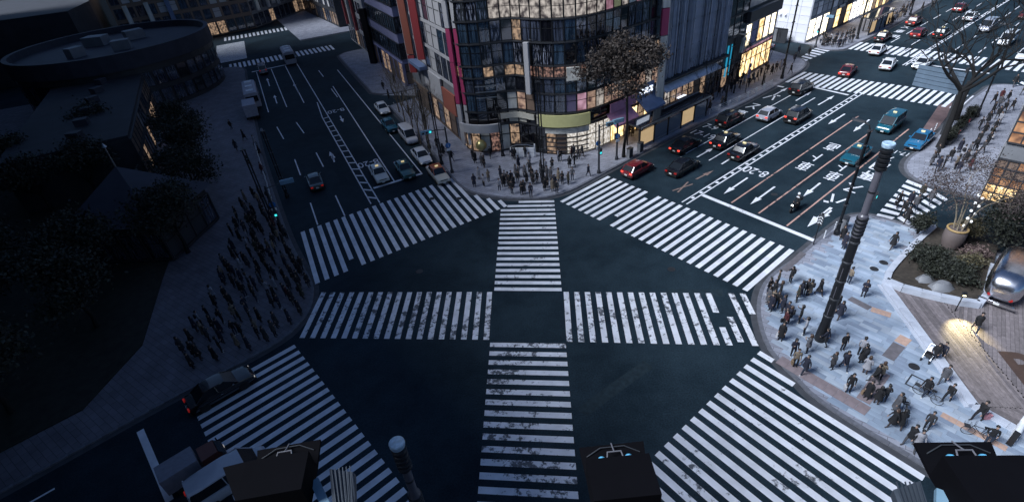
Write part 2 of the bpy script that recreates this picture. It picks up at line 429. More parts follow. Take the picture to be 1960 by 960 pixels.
# ================================================================== crossings: each bar its own painted sheet
def crossing(name, a1, a2, b, n, m='paint', trim={}, skip=(), z=.006):
    root = empty(name, (0, 0, 0), kind='structure')
    a1, a2, b = V2(a1), V2(a2), V2(b)
    for i in range(n):
        if i in skip: continue
        j = .25 * (.9 / max(.88, b.length))
        p, q = a1 + b * i, a2 + b * i; tr_ = trim.get(i, (0, 1))
        for t0, t1 in (tr_ if hasattr(tr_[0], '__len__') else [tr_]):
          s, e = p + (q - p) * t0, p + (q - p) * t1
          MB().sheet([tuple(s - b * j), tuple(e - b * j), tuple(e + b * j), tuple(s + b * j)], z, M[m]).obj('bar', root)
    return root
crossing('crossing_scramble_north', (-.62, 51.03), (5.2, 50.02), (-.075, -.896), 18, 'paint_mid', {0: (.33, 1), 1: (.12, 1)})
crossing('crossing_scramble_south', (-2.43, 29.04), (3.34, 28.09), (-.076, -.906), 16, 'paint_worn')
crossing('crossing_scramble_east', (4.27, 34.4), (3.67, 28.49), (.885, -.156), 17, 'paint_worn', {16: (0, .42), 13: [(0, .4), (.68, 1)], 14: (.48, .94)})
crossing('crossing_scramble_west', (-17.48, 37.85), (-17.88, 32.02), (.892, -.141), 18, 'paint_worn')
crossing('crossing_northeast', (5.95, 49.71), (12.26, 54.48), (.534, -.727), 25, 'paint', {7: (.22, .85)})
crossing('crossing_northwest', (-22.49, 49.09), (-18.41, 39.35), (.792, .46), 24, 'paint', {4: (0, .84), 21: (.56, 1), 22: (.72, 1), 23: (.84, 1)})
SEV = (11.0 * math.cos(R(SE)), 11.0 * math.sin(R(SE)))
crossing('crossing_southeast', (16.88, 25.5), (16.88 + SEV[0], 25.5 + SEV[1]), (-.721, -.542), 24, 'paint_mid', {0: (0, .1), 1: (0, .28)})
crossing('crossing_southwest', (-18.19, 31.14), (-24.38, 26.13), (.548, -.704), 24, 'paint', {0: (0, .62), 1: (0, .7)})
# the smaller ones up the side streets
def crossing_px(name, p0, p1, q0, q1, n, m='paint', trim={}):
    p0, p1, q0, q1 = V2(p0), V2(p1), V2(q0), V2(q1)
    root = empty(name, (0, 0, 0), kind='structure')
    for i in range(n):
        t = i / (n - 1); w = .27 / (n - 1); t0, t1 = trim.get(i, (0, 1))
        a, b_, c, d = (p0.lerp(p1, t - w), p0.lerp(p1, t + w), q0.lerp(q1, t + w), q0.lerp(q1, t - w))
        MB().sheet([tuple(a.lerp(d, t0)), tuple(b_.lerp(c, t0)), tuple(b_.lerp(c, t1)), tuple(a.lerp(d, t1))], .006, M[m]).obj('bar', root)
crossing_px('crossing_far_near_side', (45.6, 79.6), (60.8, 62.4), (50.6, 83.4), (65.8, 66.2), 27)
crossing_px('crossing_far_far_side', (63.5, 93.0), (79.6, 71.4), (67.7, 96.2), (83.8, 74.6), 29)
crossing_px('crossing_side_street_east', (35.32, 41.08), (42.06, 46.71), (36.36, 40.20), (43.00, 44.20), 8)
crossing_px('crossing_side_street_east_b', (35.99, 39.79), (42.93, 43.88), (36.23, 38.55), (43.05, 42.35), 8)
crossing_px('crossing_side_street_north', (53.26, 90.74), (58.73, 95.61), (53.89, 89.15), (59.82, 93.11), 6)
crossing_px('crossing_far_right', (68.81, 66.55), (75.66, 70.87), (69.00, 65.18), (75.16, 68.37), 6)
crossing_px('crossing_alley', (-22.09, 100.04), (-20.14, 94.81), (-19.80, 101.54), (-17.25, 96.88), 5)
crossing_px('crossing_far_west', (-59.5, 124.8), (-38.0, 133.9), (-61.7, 129.8), (-40.2, 139.0), 24)
crossing_px('crossing_far_west_left', (-66, 132), (-74, 152), (-59.5, 134.8), (-67.5, 154.8), 20)
crossing_px('crossing_far_west_top', (-74, 158), (-50.5, 168), (-76, 163), (-52.5, 173), 24)

# ================================================================== lane lines, arrows and lettering
marks = empty('lane_markings', (0, 0, 0), kind='structure')
def line(a, b, w=.15, m='paint', name='lane_line', z=.005):
    a, b = V2(a), V2(b); d = (b - a).normalized(); n = Vector((-d.y, d.x)) * (w / 2)
    return MB().sheet([tuple(a - n), tuple(b - n), tuple(b + n), tuple(a + n)], z, M[m]).obj(name, marks)
def arrow(a, b, m='paint', w=.2, hw=.62, hl=1.7):
    a, b = V2(a), V2(b); d = (b - a).normalized(); n = Vector((-d.y, d.x)); h = b - d * min(hl, (b - a).length * .5)
    pts = [a - n * w / 2, h - n * w / 2, h - n * hw / 2, b, h + n * hw / 2, h + n * w / 2, a + n * w / 2]
    mb = MB(); mb.add([(p.x, p.y, .005) for p in pts], [(0, 1, 5, 6), (2, 3, 4)], M[m]); return mb.obj('arrow', marks)
# north-east road
line((18.40, 47.06), (53.7, 73.3)); line((18.74, 46.59), (54.3, 72.9))
dm = V2((18.6, 46.85)); dd = V2((54.0, 73.1)) - dm; nd = int(dd.length / 1.5)
for i in range(1, nd):
    p = dm + dd * (i / nd); u = dd.normalized() * .22; line(tuple(p - u), tuple(p + u), .3, name='dash')
line((21.00, 48.11), (27.62, 38.05), .5, 'paint_mid', 'stop_line')
for a, b in (((23.22, 45.94), (47.6, 64.2)), ((24.95, 43.46), (46.3, 59.3)), ((26.47, 40.80), (50.6, 58.8))): line(a, b, .16, 'paint_orange')
line((22.57, 58.39), (43.79, 74.26), .14); line((24.58, 55.93), (46.07, 72.12), .14)
line((43.28, 78.96), (44.18, 77.62), .45, name='stop_line'); line((48.10, 76.33), (50.77, 71.81), .45, name='stop_line')
line((25.60, 54.68), (27.20, 55.89), .2); arrow((23.53, 57.08), (26.68, 59.48)); arrow((43.03, 71.69), (46.85, 74.59)); arrow((41.14, 74.61), (44.63, 77.21)); arrow((45.00, 69.31), (48.92, 72.16))
arrow((21.52, 51.68), (24.17, 53.34), 'paint_faint'); line((18.21, 49.66), (20.82, 50.69), .18, 'paint_faint'); line((18.64, 49.20), (20.49, 51.27), .18, 'paint_faint', z=.0056)
for a, b in (((27.03, 50.83), (23.17, 47.88)), ((28.88, 48.30), (24.90, 45.27)), ((33.69, 48.09), (30.60, 45.73)), ((46.46, 65.35), (42.65, 62.60)), ((48.15, 62.74), (44.20, 59.69))): arrow(a, b)
arrow((32.09, 43.15), (28.17, 40.28), w=.28, hw=.9, hl=2.2); arrow((31.78, 42.70), (30.19, 41.51), w=.3, hw=.8)
MB().sheet([(58.99, 65.09), (62.26, 65.77), (52.0, 56.6), (47.7, 53.0), (46.4, 53.6), (50.3, 56.7)], .003, M['red_asphalt']).obj('red_lane', marks)
# far part of the north-east road
ND = Vector((math.cos(R(NE)), math.sin(R(NE)))); NN = Vector((-ND.y, ND.x))
base = V2((54.0, 73.1))
for o_ in (-.2, .2): line(tuple(base + ND * 14.5 + NN * o_), tuple(base + ND * 75 + NN * o_), .15)
for k in range(28): line(tuple(base + ND * (15.5 + k * 2)), tuple(base + ND * (16.1 + k * 2)), .22, name='dash')
for o_ in (3.2, 6.4, -3.2, -6.4):
    for k in range(8): line(tuple(base + ND * (20 + k * 7) + NN * o_), tuple(base + ND * (24 + k * 7) + NN * o_), .15)
line(tuple(base + ND * 16.5 - NN * 10.5), tuple(base + ND * 16.5 - NN * .4), .45, name='stop_line')
# north-west road
line((-31.32, 103.09), (-13.69, 59.01), .15); line((-32.94, 114.72), (-10.32, 60.28), .15); line((-16.10, 57.74), (-10.47, 60.39), .45, name='stop_line')
line((-44.60, 124.79), (-31.66, 94.10), .15); line((-31.66, 94.10), (-14.74, 53.82), .15); line((-32.10, 93.95), (-29.12, 85.53), .15); line((-29.12, 85.53), (-15.77, 53.79), .15)
for k in range(15):
    t = .04 + k * .066
    a = V2((-29.12, 85.53)).lerp(V2((-15.77, 53.79)), max(0, t - .02)); b = V2((-31.24, 93.13)).lerp(V2((-14.74, 53.82)), t + .16 * (1 - t))
    line(tuple(a), tuple(b), .3, name='hatch')
for a, b in (((-36.01, 83.23), (-33.16, 77.51)), ((-33.21, 84.54), (-30.44, 79.09)), ((-26.47, 70.82), (-24.18, 65.65)), ((-29.08, 69.16), (-26.77, 63.73)), ((-23.34, 55.61), (-21.12, 50.22)), ((-20.60, 56.84), (-18.38, 51.59)), ((-52.04, 119.98), (-39.97, 91.17)), ((-49.26, 121.42), (-37.30, 93.04)), ((-46.56, 122.94), (-34.59, 94.43)), ((-37.24, 115.88), (-34.94, 110.53)), ((-31.26, 101.45), (-28.82, 95.80))): line(a, b, .15)
for a, b in (((-45.14, 107.65), (-47.70, 113.84)), ((-39.94, 95.78), (-42.13, 101.18)), ((-37.34, 100.90), (-40.31, 107.75)), ((-23.31, 67.77), (-24.49, 70.69)), ((-22.96, 66.84), (-23.88, 69.64))): arrow(a, b)
arrow((-26.12, 85.40), (-24.94, 82.22)); line((-53.24, 120.40), (-46.58, 123.80), .45, name='stop_line')
# south-west road
line((-27.12, 24.22), (-22.31, 18.59), .45, name='stop_line'); line((-27.5, 17.2), (-60, -9.2), .15, 'paint_orange'); line((-30.5, 20.3), (-60, -3.6), .15)
# lettering
def letters(body, c, up, size, stretch=1.6, m='paint', name='lettering', parent=None, z=.0055, fat=0.0):
    cu = bpy.data.curves.new(name, 'FONT'); cu.body = body; cu.size = 1; cu.align_x = 'CENTER'; cu.align_y = 'CENTER'; cu.offset = fat
    to = bpy.data.objects.new(name, cu); col.objects.link(to)
    dg = bpy.context.evaluated_depsgraph_get(); me = bpy.data.meshes.new_from_object(to.evaluated_get(dg))
    bpy.data.objects.remove(to); bpy.data.curves.remove(cu)
    me.materials.clear(); me.materials.append(M[m])
    o = bpy.data.objects.new(name, me); col.objects.link(o); o.parent = parent or marks
    o.location = (c[0], c[1], z); o.rotation_euler = (0, 0, R(up - 90)); o.scale = (size, size * stretch, 1)
    return o
def strokes(segs, c, up, w, h, t=.17, z=.0055):
    """a character drawn from straight strokes in a unit square (x right, y up)"""
    mb = MB(); u = Vector((math.cos(R(up)), math.sin(R(up)))); r = Vector((u.y, -u.x))
    for x0, y0, x1, y1 in segs:
        a = V2(c) + r * ((x0 - .5) * w) + u * ((y0 - .5) * h); b = V2(c) + r * ((x1 - .5) * w) + u * ((y1 - .5) * h)
        d = (b - a).normalized(); n = Vector((-d.y, d.x)) * (t / 2)
        mb.add([(p.x, p.y, z) for p in (a - n, b - n, b + n, a + n)], [(0, 1, 2, 3)], M['paint']); z += .0004
    return mb.obj('lettering', marks)
K_KURUMA = [(.1, .9, .9, .9), (.5, 1, .5, 0), (.2, .72, .8, .72), (.2, .5, .8, .5), (.2, .3, .8, .3), (.2, .72, .2, .3), (.8, .72, .8, .3), (.05, .14, .95, .14)]
K_TO = [(.4, 1, .4, 0), (.4, .62, .85, .42)]
K_CHOKU = [(.1, .88, .9, .88), (.5, 1, .5, .75), (.28, .72, .75, .72), (.28, .55, .75, .55), (.28, .4, .75, .4), (.28, .25, .75, .25), (.28, .72, .28, .25), (.75, .72, .75, .25), (.1, .08, .95, .08), (.1, .6, .1, .08)]
K_BA = [(.36, .75, .08, .1), (.6, .8, .92, .1), (.72, .98, .80, .84), (.86, 1, .94, .86)]
K_SU = [(.15, .85, .82, .85), (.82, .85, .15, .08), (.52, .46, .9, .08)]
K_SEN = [(.1, .92, .9, .92), (.5, 1, .5, .42), (.22, .8, .78, .8), (.22, .64, .78, .64), (.22, .48, .78, .48), (.22, .8, .22, .48), (.78, .8, .78, .48), (.05, .36, .95, .36), (.7, .42, .7, 0), (.3, .26, .45, .14)]
K_YO = [(.2, .95, .85, .95), (.2, .95, .12, .02), (.85, .95, .85, .02), (.2, .66, .85, .66), (.18, .38, .85, .38), (.5, .95, .5, .05)]
OUT = NE + 180
for k, c in ((K_KURUMA, (34.10, 52.12)), (K_TO, (36.46, 53.94)), (K_CHOKU, (39.50, 56.18)), (K_KURUMA, (35.70, 49.25)), (K_TO, (37.80, 50.98))): strokes(k, c, OUT, 1.5, 2.3)
for k, c in ((K_BA, (33.37, 44.48)), (K_SU, (36.15, 46.36)), (K_SEN, (39.19, 48.59)), (K_YO, (41.53, 50.37))): strokes(k, c, OUT, 1.7, 2.4, .22)
letters('7-9', (43.55, 52.22), OUT, 1.1); letters('17-19', (45.58, 53.01), OUT, .9)
letters('8-20', (28.52, 52.07), OUT, 1.5, 1.5)
letters('7-9', (28.38, 65.60), NE, 1.5, 1.4); letters('17-19', (26.50, 63.54), NE, 1.5, 1.4)
for k, c in ((K_BA, (40.58, 74.07)), (K_SU, (36.73, 71.36)), (K_SEN, (33.80, 69.23))): strokes(k, c, NE, 1.7, 2.6, .22)
letters('8-20', (-27.46, 88.28), NW + 180, 1.6, 1.4); letters('8-20', (-18.03, 65.33), NW + 180, 1.6, 1.5)
for k, c in ((K_KURUMA, (77.70, 100.76)), (K_YO, (74.72, 97.79)), (K_SU, (80.50, 103.11))): strokes(k, c, NE, 1.6, 2.2, .22)
# repair patches in the asphalt
for k, (tone, r_) in enumerate((((.013, .025, .035), .8), ((.010, .019, .027), .7), ((.018, .031, .040), .85))): M['patch%d' % k] = mat('asphalt_patch_%d' % k, tone, r_, var=.25, scale=2.5, spec=.15)
for k, (c, a, w, d) in enumerate((((16.51, 29.41), 10, 1.6, 2.6), ((11.51, 44.90), 37, 1.4, 1.2), ((14.74, 32.58), -10, 4.5, .9), ((-7.35, 45.50), 20, 5.5, .8), ((-12.54, 36.98), -9, 3.0, 1.0), ((6.22, 23.73), 33, 6.5, .9), ((-7.64, 24.60), 60, 5.0, .8), ((34.40, 50.45), NE, 9, .8), ((30.28, 55.59), NE, 7, 1.0), ((-21.48, 63.29), NW, 8, .9), ((24.28, 51.45), NE, 5, 1.2))):
    MB().box((0, 0, 0), (w, d, .004), M['patch%d' % (k % 3)]).obj('asphalt_patch', marks, loc=(c[0], c[1], .0012)).rotation_euler = (0, 0, R(a))
# manhole covers
mh = MB().lathe([(.33, 0), (.33, .012), (.29, .014), (.27, .010), (.05, .010)], M['iron'], n=20).mesh('manhole_cover')
for c, l, z in (((-8.84, 39.56), 'round iron manhole cover in the asphalt beside the diagonal west crossing', .003), ((13.85, 36.00), 'round iron manhole cover in the asphalt below the north-east crossing', .003), ((28.07, 46.72), 'round iron manhole cover in the oncoming lane before the stop line', .003),
             ((31.21, 33.77), 'round iron cover in the pavers near the white planter wall, farther of two', KH + .022), ((29.98, 33.09), 'round iron cover in the pavers near the white planter wall, nearer of two', KH + .022), ((26.14, 22.75), 'round iron cover in the pavers below the pushchair', KH + .022), ((-8.60, 53.53), 'round iron manhole cover breaking a bar of the north-west crossing under the taxi', .008), ((-5.48, 52.87), 'round iron manhole cover breaking a bar of the north-west crossing near the kerb', .008)):
    tag(inst(mh, 'manhole_cover', None, (c[0], c[1], z)), l, 'manhole cover')
# ================================================================== buildings
def glass_mat(name, c1, c2, rough=.12, sc=(6, 6, .35), lo=.38, hi=.68):
    """window glass in front of dim rooms: upright streaks of reflection painted into the colour"""
    m = bpy.data.materials.new(name); m.use_nodes = True; nt = m.node_tree; b = nt.nodes['Principled BSDF']
    b.inputs['Roughness'].default_value = rough * .5; b.inputs['IOR'].default_value = 2.3
    ge = nt.nodes.new('ShaderNodeNewGeometry'); mp = nt.nodes.new('ShaderNodeMapping'); mp.inputs['Scale'].default_value = sc
    nt.links.new(ge.outputs['Position'], mp.inputs['Vector'])
    n = nt.nodes.new('ShaderNodeTexNoise'); n.inputs['Scale'].default_value = 1; n.inputs['Detail'].default_value = 4
    nt.links.new(mp.outputs[0], n.inputs['Vector'])
    cr = nt.nodes.new('ShaderNodeValToRGB'); cr.color_ramp.elements[0].position = lo; cr.color_ramp.elements[1].position = hi
    cr.color_ramp.elements[0].color = (*c1, 1); cr.color_ramp.elements[1].color = (*c2, 1)
    nt.links.new(n.outputs['Fac'], cr.inputs[0]); nt.links.new(cr.outputs[0], b.inputs['Base Color'])
    MATS[name] = m; return m
def lit_mat(name, c1, c2, strength, sc=(2.2, 2.2, 2.6), lo=.35, hi=.65):
    """a lit shop window: bright and dark goods behind the glass"""
    m = bpy.data.materials.new(name); m.use_nodes = True; nt = m.node_tree; b = nt.nodes['Principled BSDF']
    b.inputs['Roughness'].default_value = .2; b.inputs['Base Color'].default_value = (.03, .03, .03, 1)
    ge = nt.nodes.new('ShaderNodeNewGeometry'); mp = nt.nodes.new('ShaderNodeMapping'); mp.inputs['Scale'].default_value = sc
    nt.links.new(ge.outputs['Position'], mp.inputs['Vector'])
    n = nt.nodes.new('ShaderNodeTexNoise'); n.inputs['Scale'].default_value = 1; n.inputs['Detail'].default_value = 2.2; n.inputs['Roughness'].default_value = .5
    nt.links.new(mp.outputs[0], n.inputs['Vector'])
    cr = nt.nodes.new('ShaderNodeValToRGB'); cr.color_ramp.elements[0].position = lo; cr.color_ramp.elements[1].position = hi
    cr.color_ramp.elements[0].color = (*c1, 1); cr.color_ramp.elements[1].color = (*c2, 1)
    nt.links.new(n.outputs['Fac'], cr.inputs[0]); nt.links.new(cr.outputs[0], b.inputs['Emission Color']); b.inputs['Emission Strength'].default_value = strength * .55
    MATS[name] = m; return m
M['glass'] = glass_mat('dim_glass', (.006, .008, .014), (.09, .105, .15))
M['glass_streak'] = glass_mat('streaky_glass', (.005, .007, .012), (.42, .44, .54), .1, (7, 7, .9), .50, .74)  # pale streaks imitate reflections in the glass colour
M['glass_blue'] = glass_mat('blue_glass', (.008, .016, .03), (.06, .10, .15), .1)
M['glass_black'] = glass_mat('black_glass', (.003, .003, .005), (.014, .015, .02), .1)
M['lit_band'] = lit_mat('lit_beige_interior', (.05, .04, .04), (.50, .45, .41), .45, (2.2, 2.2, 1.6))
M['lit_warm'] = lit_mat('lit_gold_interior', (.28, .16, .05), (1.0, .72, .38), 1.15, (2.5, 2.5, 1.2))
M['lit_bright'] = lit_mat('lit_white_interior', (.55, .45, .28), (1.0, .92, .72), 1.5, (1.5, 1.5, .8))
M['lit_goods'] = lit_mat('lit_shelves', (.22, .19, .15), (.66, .63, .60), .55, (4, 4, 4))
M['lit_pink'] = lit_mat('lit_pink_panel', (.20, .09, .12), (.55, .32, .42), .4, (.8, .8, .8))
M['lit_red'] = lit_mat('lit_red_goods', (.015, .010, .010), (.40, .22, .17), .4, (4, 4, 3), .42, .75)
M['lit_orange'] = lit_mat('lit_orange_interior', (.10, .04, .02), (.55, .28, .13), .55, (1.2, 1.2, 1.0))
M['lit_white'] = lit_mat('lit_white_shop', (.35, .34, .38), (1.0, .97, .95), 1.7, (.9, .9, .7))
M['lit_dim'] = lit_mat('lit_dim_interior', (.012, .010, .010), (.30, .20, .13), .6, (3, 3, 2))
M['poster_white'] = mat('white_poster', (.55, .54, .5), .5, var=.35, scale=1.4)
M['poster_green'] = mat('olive_fascia', (.42, .41, .20), .5, var=.06, scale=2, emit=(.42, .41, .2), estr=.04)
M['poster_violet'] = mat('violet_panel', (.16, .13, .22), .4, var=.2, scale=1)
M['poster_pic'] = lit_mat('photo_panel', (.06, .03, .03), (.45, .30, .22), .4, (1.2, 1.2, 1.6))
M['magenta'] = mat('magenta_banner', (.36, .045, .12), .5, var=.08, scale=1)
M['pinkawn'] = mat('pink_awning', (.42, .20, .32), .7, var=.1, scale=2)
M['blueawn'] = mat('blue_awning', (.12, .17, .29), .6, var=.12, scale=2)
M['cream'] = mat('cream_panel', (.50, .47, .40), .6, var=.1, scale=1.5)
M['lavender'] = mat('lavender_panel', (.25, .25, .40), .6, var=.1, scale=.6)
M['terracotta'] = mat('terracotta_cladding', (.30, .09, .06), .7, var=.15, scale=1.2)
M['redsign'] = mat('red_sign_panel', (.30, .045, .05), .5, var=.1, scale=1)
M['pale'] = mat('pale_render', (.40, .39, .40), .7, var=.12, scale=.8)
M['grey_clad'] = mat('grey_cladding', (.17, .175, .19), .6, var=.15, scale=.7)
M['dark_clad'] = mat('dark_cladding', (.030, .032, .038), .5, var=.2, scale=.8)
M['brown_clad'] = mat('brown_stone', (.17, .115, .085), .6, var=.2, scale=1.5)
M['wood'] = mat('brown_timber', (.16, .085, .04), .6, var=.25, scale=4)
M['fin'] = mat('blue_grey_fin', (.42, .46, .56), .4, metal=.3, var=.15, scale=1)
M['marble'] = mat('white_marble', (.70, .70, .74), .45, var=.12, scale=.5)
M['tilewall'] = mat('grey_tile_wall', (.33, .345, .38), .5, var=.12, scale=.7)
M['roofing'] = mat('dark_roofing', (.022, .024, .032), .8, var=.25, scale=.5)
M['roof_light'] = mat('pale_roofing', (.028, .03, .045), .7, var=.2, scale=.5)
M['navy'] = mat('shade_block_navy', (.010, .013, .035), .35, var=.2, scale=.3)
M['screen_blue'] = lit_mat('lit_blue_screen', (.02, .35, .7), (.8, .95, 1.0), .9, (2.5, 2.5, 2.5))
M['sign_white'] = mat('backlit_white_sign', (.6, .6, .62), .4, emit=(.75, .83, 1.0), estr=.38)
M['sign_cyan'] = mat('cyan_light_strip', (.02, .2, .3), .4, emit=(.02, .30, .5), estr=.2)

UNIT = {}
def pane(root, m, c, w, h, ang, name='window', t=.07):
    """a rectangular panel standing upright, facing to the right of the direction ang"""
    k = (m, t, name)
    if k not in UNIT:
        mb = MB().box((0, 0, 0), (1, t, 1), M[m])
        if name == 'window':
            for x in (-.475, .475): mb.box((x, -t * .55, 0), (.05, t * .5, 1), M['black'])
            for z in (-.48, .48, .12): mb.box((0, -t * .56, z), (.9, t * .5, .03), M['black'])
        UNIT[k] = mb.mesh(name)
    o = inst(UNIT[k], name, root, c, ang); o.scale = (w, 1, h); return o
def beam(root, m, a, b, w, h, name):
    o = MB().bar(a, b, w, h, M[m]).obj(name, root); return o
def wall_frame(p0, p1):
    d = V2(p1) - V2(p0); L = d.length; u = d / L; n = Vector((u.y, -u.x)); return L, u, n, math.atan2(u.y, u.x)
def facade(root, p0, p1, z0, z1, cols, rows, mats, frame='dark_clad', gap=.14, proud=.05, trans=.16, name='window', bars=True):
    """rows of window panels with mullions and transoms on the right-hand side of p0 -> p1"""
    L, u, n, ang = wall_frame(p0, p1); cw = L / cols; rh = (z1 - z0) / rows
    for r in range(rows):
        for c in range(cols):
            p = V2(p0) + u * (cw * (c + .5)) + n * proud
            mm = mats(r, c) if callable(mats) else random.choice(mats)
            if mm: pane(root, mm, (p.x, p.y, z0 + rh * (r + .5)), cw - gap, rh - trans, ang, name)
    if bars:
        for c in range(cols + 1):
            p = V2(p0) + u * (cw * c) + n * (proud + .03)
            pane(root, frame, (p.x, p.y, (z0 + z1) / 2), gap + .02, z1 - z0, ang, 'mullion', .16)
        for r in range(rows + 1):
            p = V2(p0) + u * (L / 2) + n * (proud + .05)
            pane(root, frame, (p.x, p.y, z0 + rh * r), L, trans + .02, ang, 'floor_band', .2)
def block(root, poly, z0, z1, m, name='wall'):
    return MB().prism(list(poly), z0, z1, M[m]).obj(name, root)
def back(p0, p1, depth):
    L, u, n, ang = wall_frame(p0, p1); return [tuple(V2(p0)), tuple(V2(p1)), tuple(V2(p1) - n * depth), tuple(V2(p0) - n * depth)]
def signboard(root, m, p0, p1, s, z, w, h, proud=.2, name='sign', t=.12):
    L, u, n, ang = wall_frame(p0, p1); p = V2(p0) + u * s + n * proud
    return pane(root, m, (p.x, p.y, z), w, h, ang, name, t)

# ---- the corner building with the wavy glass front
cb = empty('corner_shop_building', (5, 66, KH), label='dark wavy glass corner building with shop windows behind the crowded kerb', cat='building')
cb.location = (0, 0, 0)
FPATH = smooth_path([(-4.9, 67.6), (-3.9, 65.4), (-1.6, 64.4), (.6, 64.6), (2.6, 64.5), (4.6, 62.9), (7.0, 61.6), (9.6, 61.3), (12.0, 62.1), (14.4, 63.7), (18.2, 66.5), (21.6, 69.0)], 8)
FP = [tuple(p) for p in walk_stones(FPATH, 1.32)] + [FPATH[-1]]
inner = inset(FP, .35)
block(cb, inner + [(30, 88), (-2, 92), (-10.4, 82)], KH, 25, 'glass_black', 'wall')
FLOORS = [(0.15, 3.9), (3.9, 5.6), (5.6, 8.0), (8.0, 9.9), (9.9, 11.3), (11.3, 13.9), (13.9, 16.4), (16.4, 18.6), (18.6, 21.4), (21.4, 24.2)]
def cb_mat(f, i):
    t = i / (len(FP) - 2)
    if f == 0:
        if .10 < t < .24: return random.choice(['lit_dim', 'poster_white', 'lit_red'])
        if .24 <= t < .42: return random.choice(['glass_black', 'glass_black', 'lit_dim'])
        if .42 <= t < .50: return random.choice(['brown_clad', 'lit_dim'])
        if .50 <= t < .70: return 'lit_goods'
        return random.choice(['lit_dim', 'lit_warm', 'lit_dim'])
    if f == 1:
        if .06 < t < .22: return 'glass_black'
        if .22 <= t < .46: return 'cream' if i % 4 else 'glass_black'
        if .50 <= t < .70: return None
        if t >= .70: return random.choice(['glass', 'lit_pink', 'lit_dim'])
        return 'glass'
    if f == 2:
        if .24 <= t < .38: return random.choice(['lit_pink', 'brown_clad', 'poster_pic', 'poster_white'])
        if .38 <= t < .52: return random.choice(['glass', 'poster_violet'])
        if .52 <= t < .60: return ['poster_violet', 'lit_pink', 'poster_white'][i % 3]
        if t >= .60: return random.choice(['poster_pic', 'lit_band', 'poster_pic'])
        return random.choice(['glass_blue', 'glass_streak', 'glass_black'])
    if f == 3: return random.choice(['glass_black', 'glass_blue', 'glass_streak', 'glass'])
    if f == 4:
        if .24 < t < .72: return random.choice(['lit_red', 'lit_dim', 'glass_black', 'lit_red'])
        return random.choice(['glass_blue', 'glass_black', 'lit_dim'])
    if f == 7:
        if .2 < t < .62: return 'lit_band'
        if t >= .62: return random.choice(['lit_band', 'poster_white', 'lit_pink', 'poster_green'])
    return random.choice(['glass_streak', 'glass_streak', 'glass', 'glass_blue', 'glass_black', 'glass'] + (['lit_dim', 'lit_band'] if random.random() < .5 else []))
for f, (z0, z1) in enumerate(FLOORS):
    for i in range(len(FP) - 1):
        a, b = V2(FP[i]), V2(FP[i + 1]); d = b - a; L = d.length; ang = math.atan2(d.y, d.x); c = (a + b) / 2
        mm = cb_mat(f, i)
        if mm:
            o = pane(cb, mm, (c.x, c.y, (z0 + z1) / 2), L - .05, z1 - z0 - .18, ang)
            if f > 2: o.rotation_euler = (random.uniform(-.035, .035), 0, ang + random.uniform(-.03, .03))
    if f:
        mb = MB()
        for i in range(len(FP) - 1):
            a, b = FP[i], FP[i + 1]; d = (V2(b) - V2(a)).normalized() * .05
            mb.bar((a[0] - d.x, a[1] - d.y, z0), (b[0] + d.x, b[1] + d.y, z0), .34, .16, M['dark_clad'])
        mb.obj('floor_band', cb)
mul = MB().box((0, 0, 0), (.09, .2, 24.0), M['black']).mesh('mullion')
for i in range(len(FP)):
    a, b = V2(FP[max(i - 1, 0)]), V2(FP[min(i + 1, len(FP) - 1)]); d = b - a
    if .42 < i / len(FP) < .72:
        o = inst(mul, 'mullion', cb, (FP[i][0], FP[i][1], 15.0), math.atan2(d.y, d.x)); o.scale = (1, 1, .75)
    else: inst(mul, 'mullion', cb, (FP[i][0], FP[i][1], 12.2), math.atan2(d.y, d.x))
def ribbon(root, m, path, z0, z1, t, name, proud=.25):
    o_ = inset(path, -proud); i_ = inset(path, -proud + t); mb = MB(); n = len(path)
    vs = [(p[0], p[1], z0) for p in o_] + [(p[0], p[1], z1) for p in o_] + [(p[0], p[1], z0) for p in i_] + [(p[0], p[1], z1) for p in i_]
    fs = []
    for k in range(n - 1): fs += [(k, k + 1, n + k + 1, n + k), (2 * n + k + 1, 2 * n + k, 3 * n + k, 3 * n + k + 1), (n + k, n + k + 1, 3 * n + k + 1, 3 * n + k), (k + 1, k, 2 * n + k, 2 * n + k + 1)]
    fs += [(0, n, 3 * n, 2 * n), (n - 1, 3 * n - 1, 4 * n - 1, 2 * n - 1)]
    mb.add(vs, fs, M[m]); return mb.obj(name, root, fix=True)
def sub_path(t0, t1): return [FPATH[i] for i in range(len(FPATH)) if t0 <= i / (len(FPATH) - 1) <= t1]
ribbon(cb, 'poster_green', sub_path(.47, .70), 3.95, 5.45, .2, 'fascia', .45)
for z_ in (.55, 1.15, 1.75, 2.35): ribbon(cb, 'dark_clad', sub_path(.50, .70), z_, z_ + .13, .1, 'shelf', .12)
ribbon(cb, 'poster_white', sub_path(.50, .70), 3.0, 3.7, .1, 'fascia', .14)
ribbon(cb, 'pale', sub_path(.06, .25), 3.2, 4.3, .3, 'canopy', 1.0)
ribbon(cb, 'cream', sub_path(.25, .46), 4.6, 5.3, .15, 'fascia', .3)
ribbon(cb, 'pinkawn', [(14.0, 62.8), (16.0, 64.2), (18.0, 65.7)], 4.4, 5.6, .1, 'sign', .1)
def awning(root, m, a, b, z, drop, reach, name='awning'):
    L, u, n, ang = wall_frame(a, b); A, B = V2(a), V2(b); C, D = B + n * reach, A + n * reach
    mb = MB(); mb.add([(A.x, A.y, z), (B.x, B.y, z), (C.x, C.y, z - drop), (D.x, D.y, z - drop), (A.x, A.y, z - .12), (B.x, B.y, z - .12), (C.x, C.y, z - drop - .25), (D.x, D.y, z - drop - .25)],
        [(0, 3, 2, 1), (4, 5, 6, 7), (0, 1, 5, 4), (1, 2, 6, 5), (2, 3, 7, 6), (3, 0, 4, 7)], M[m]); return mb.obj(name, root, fix=True)
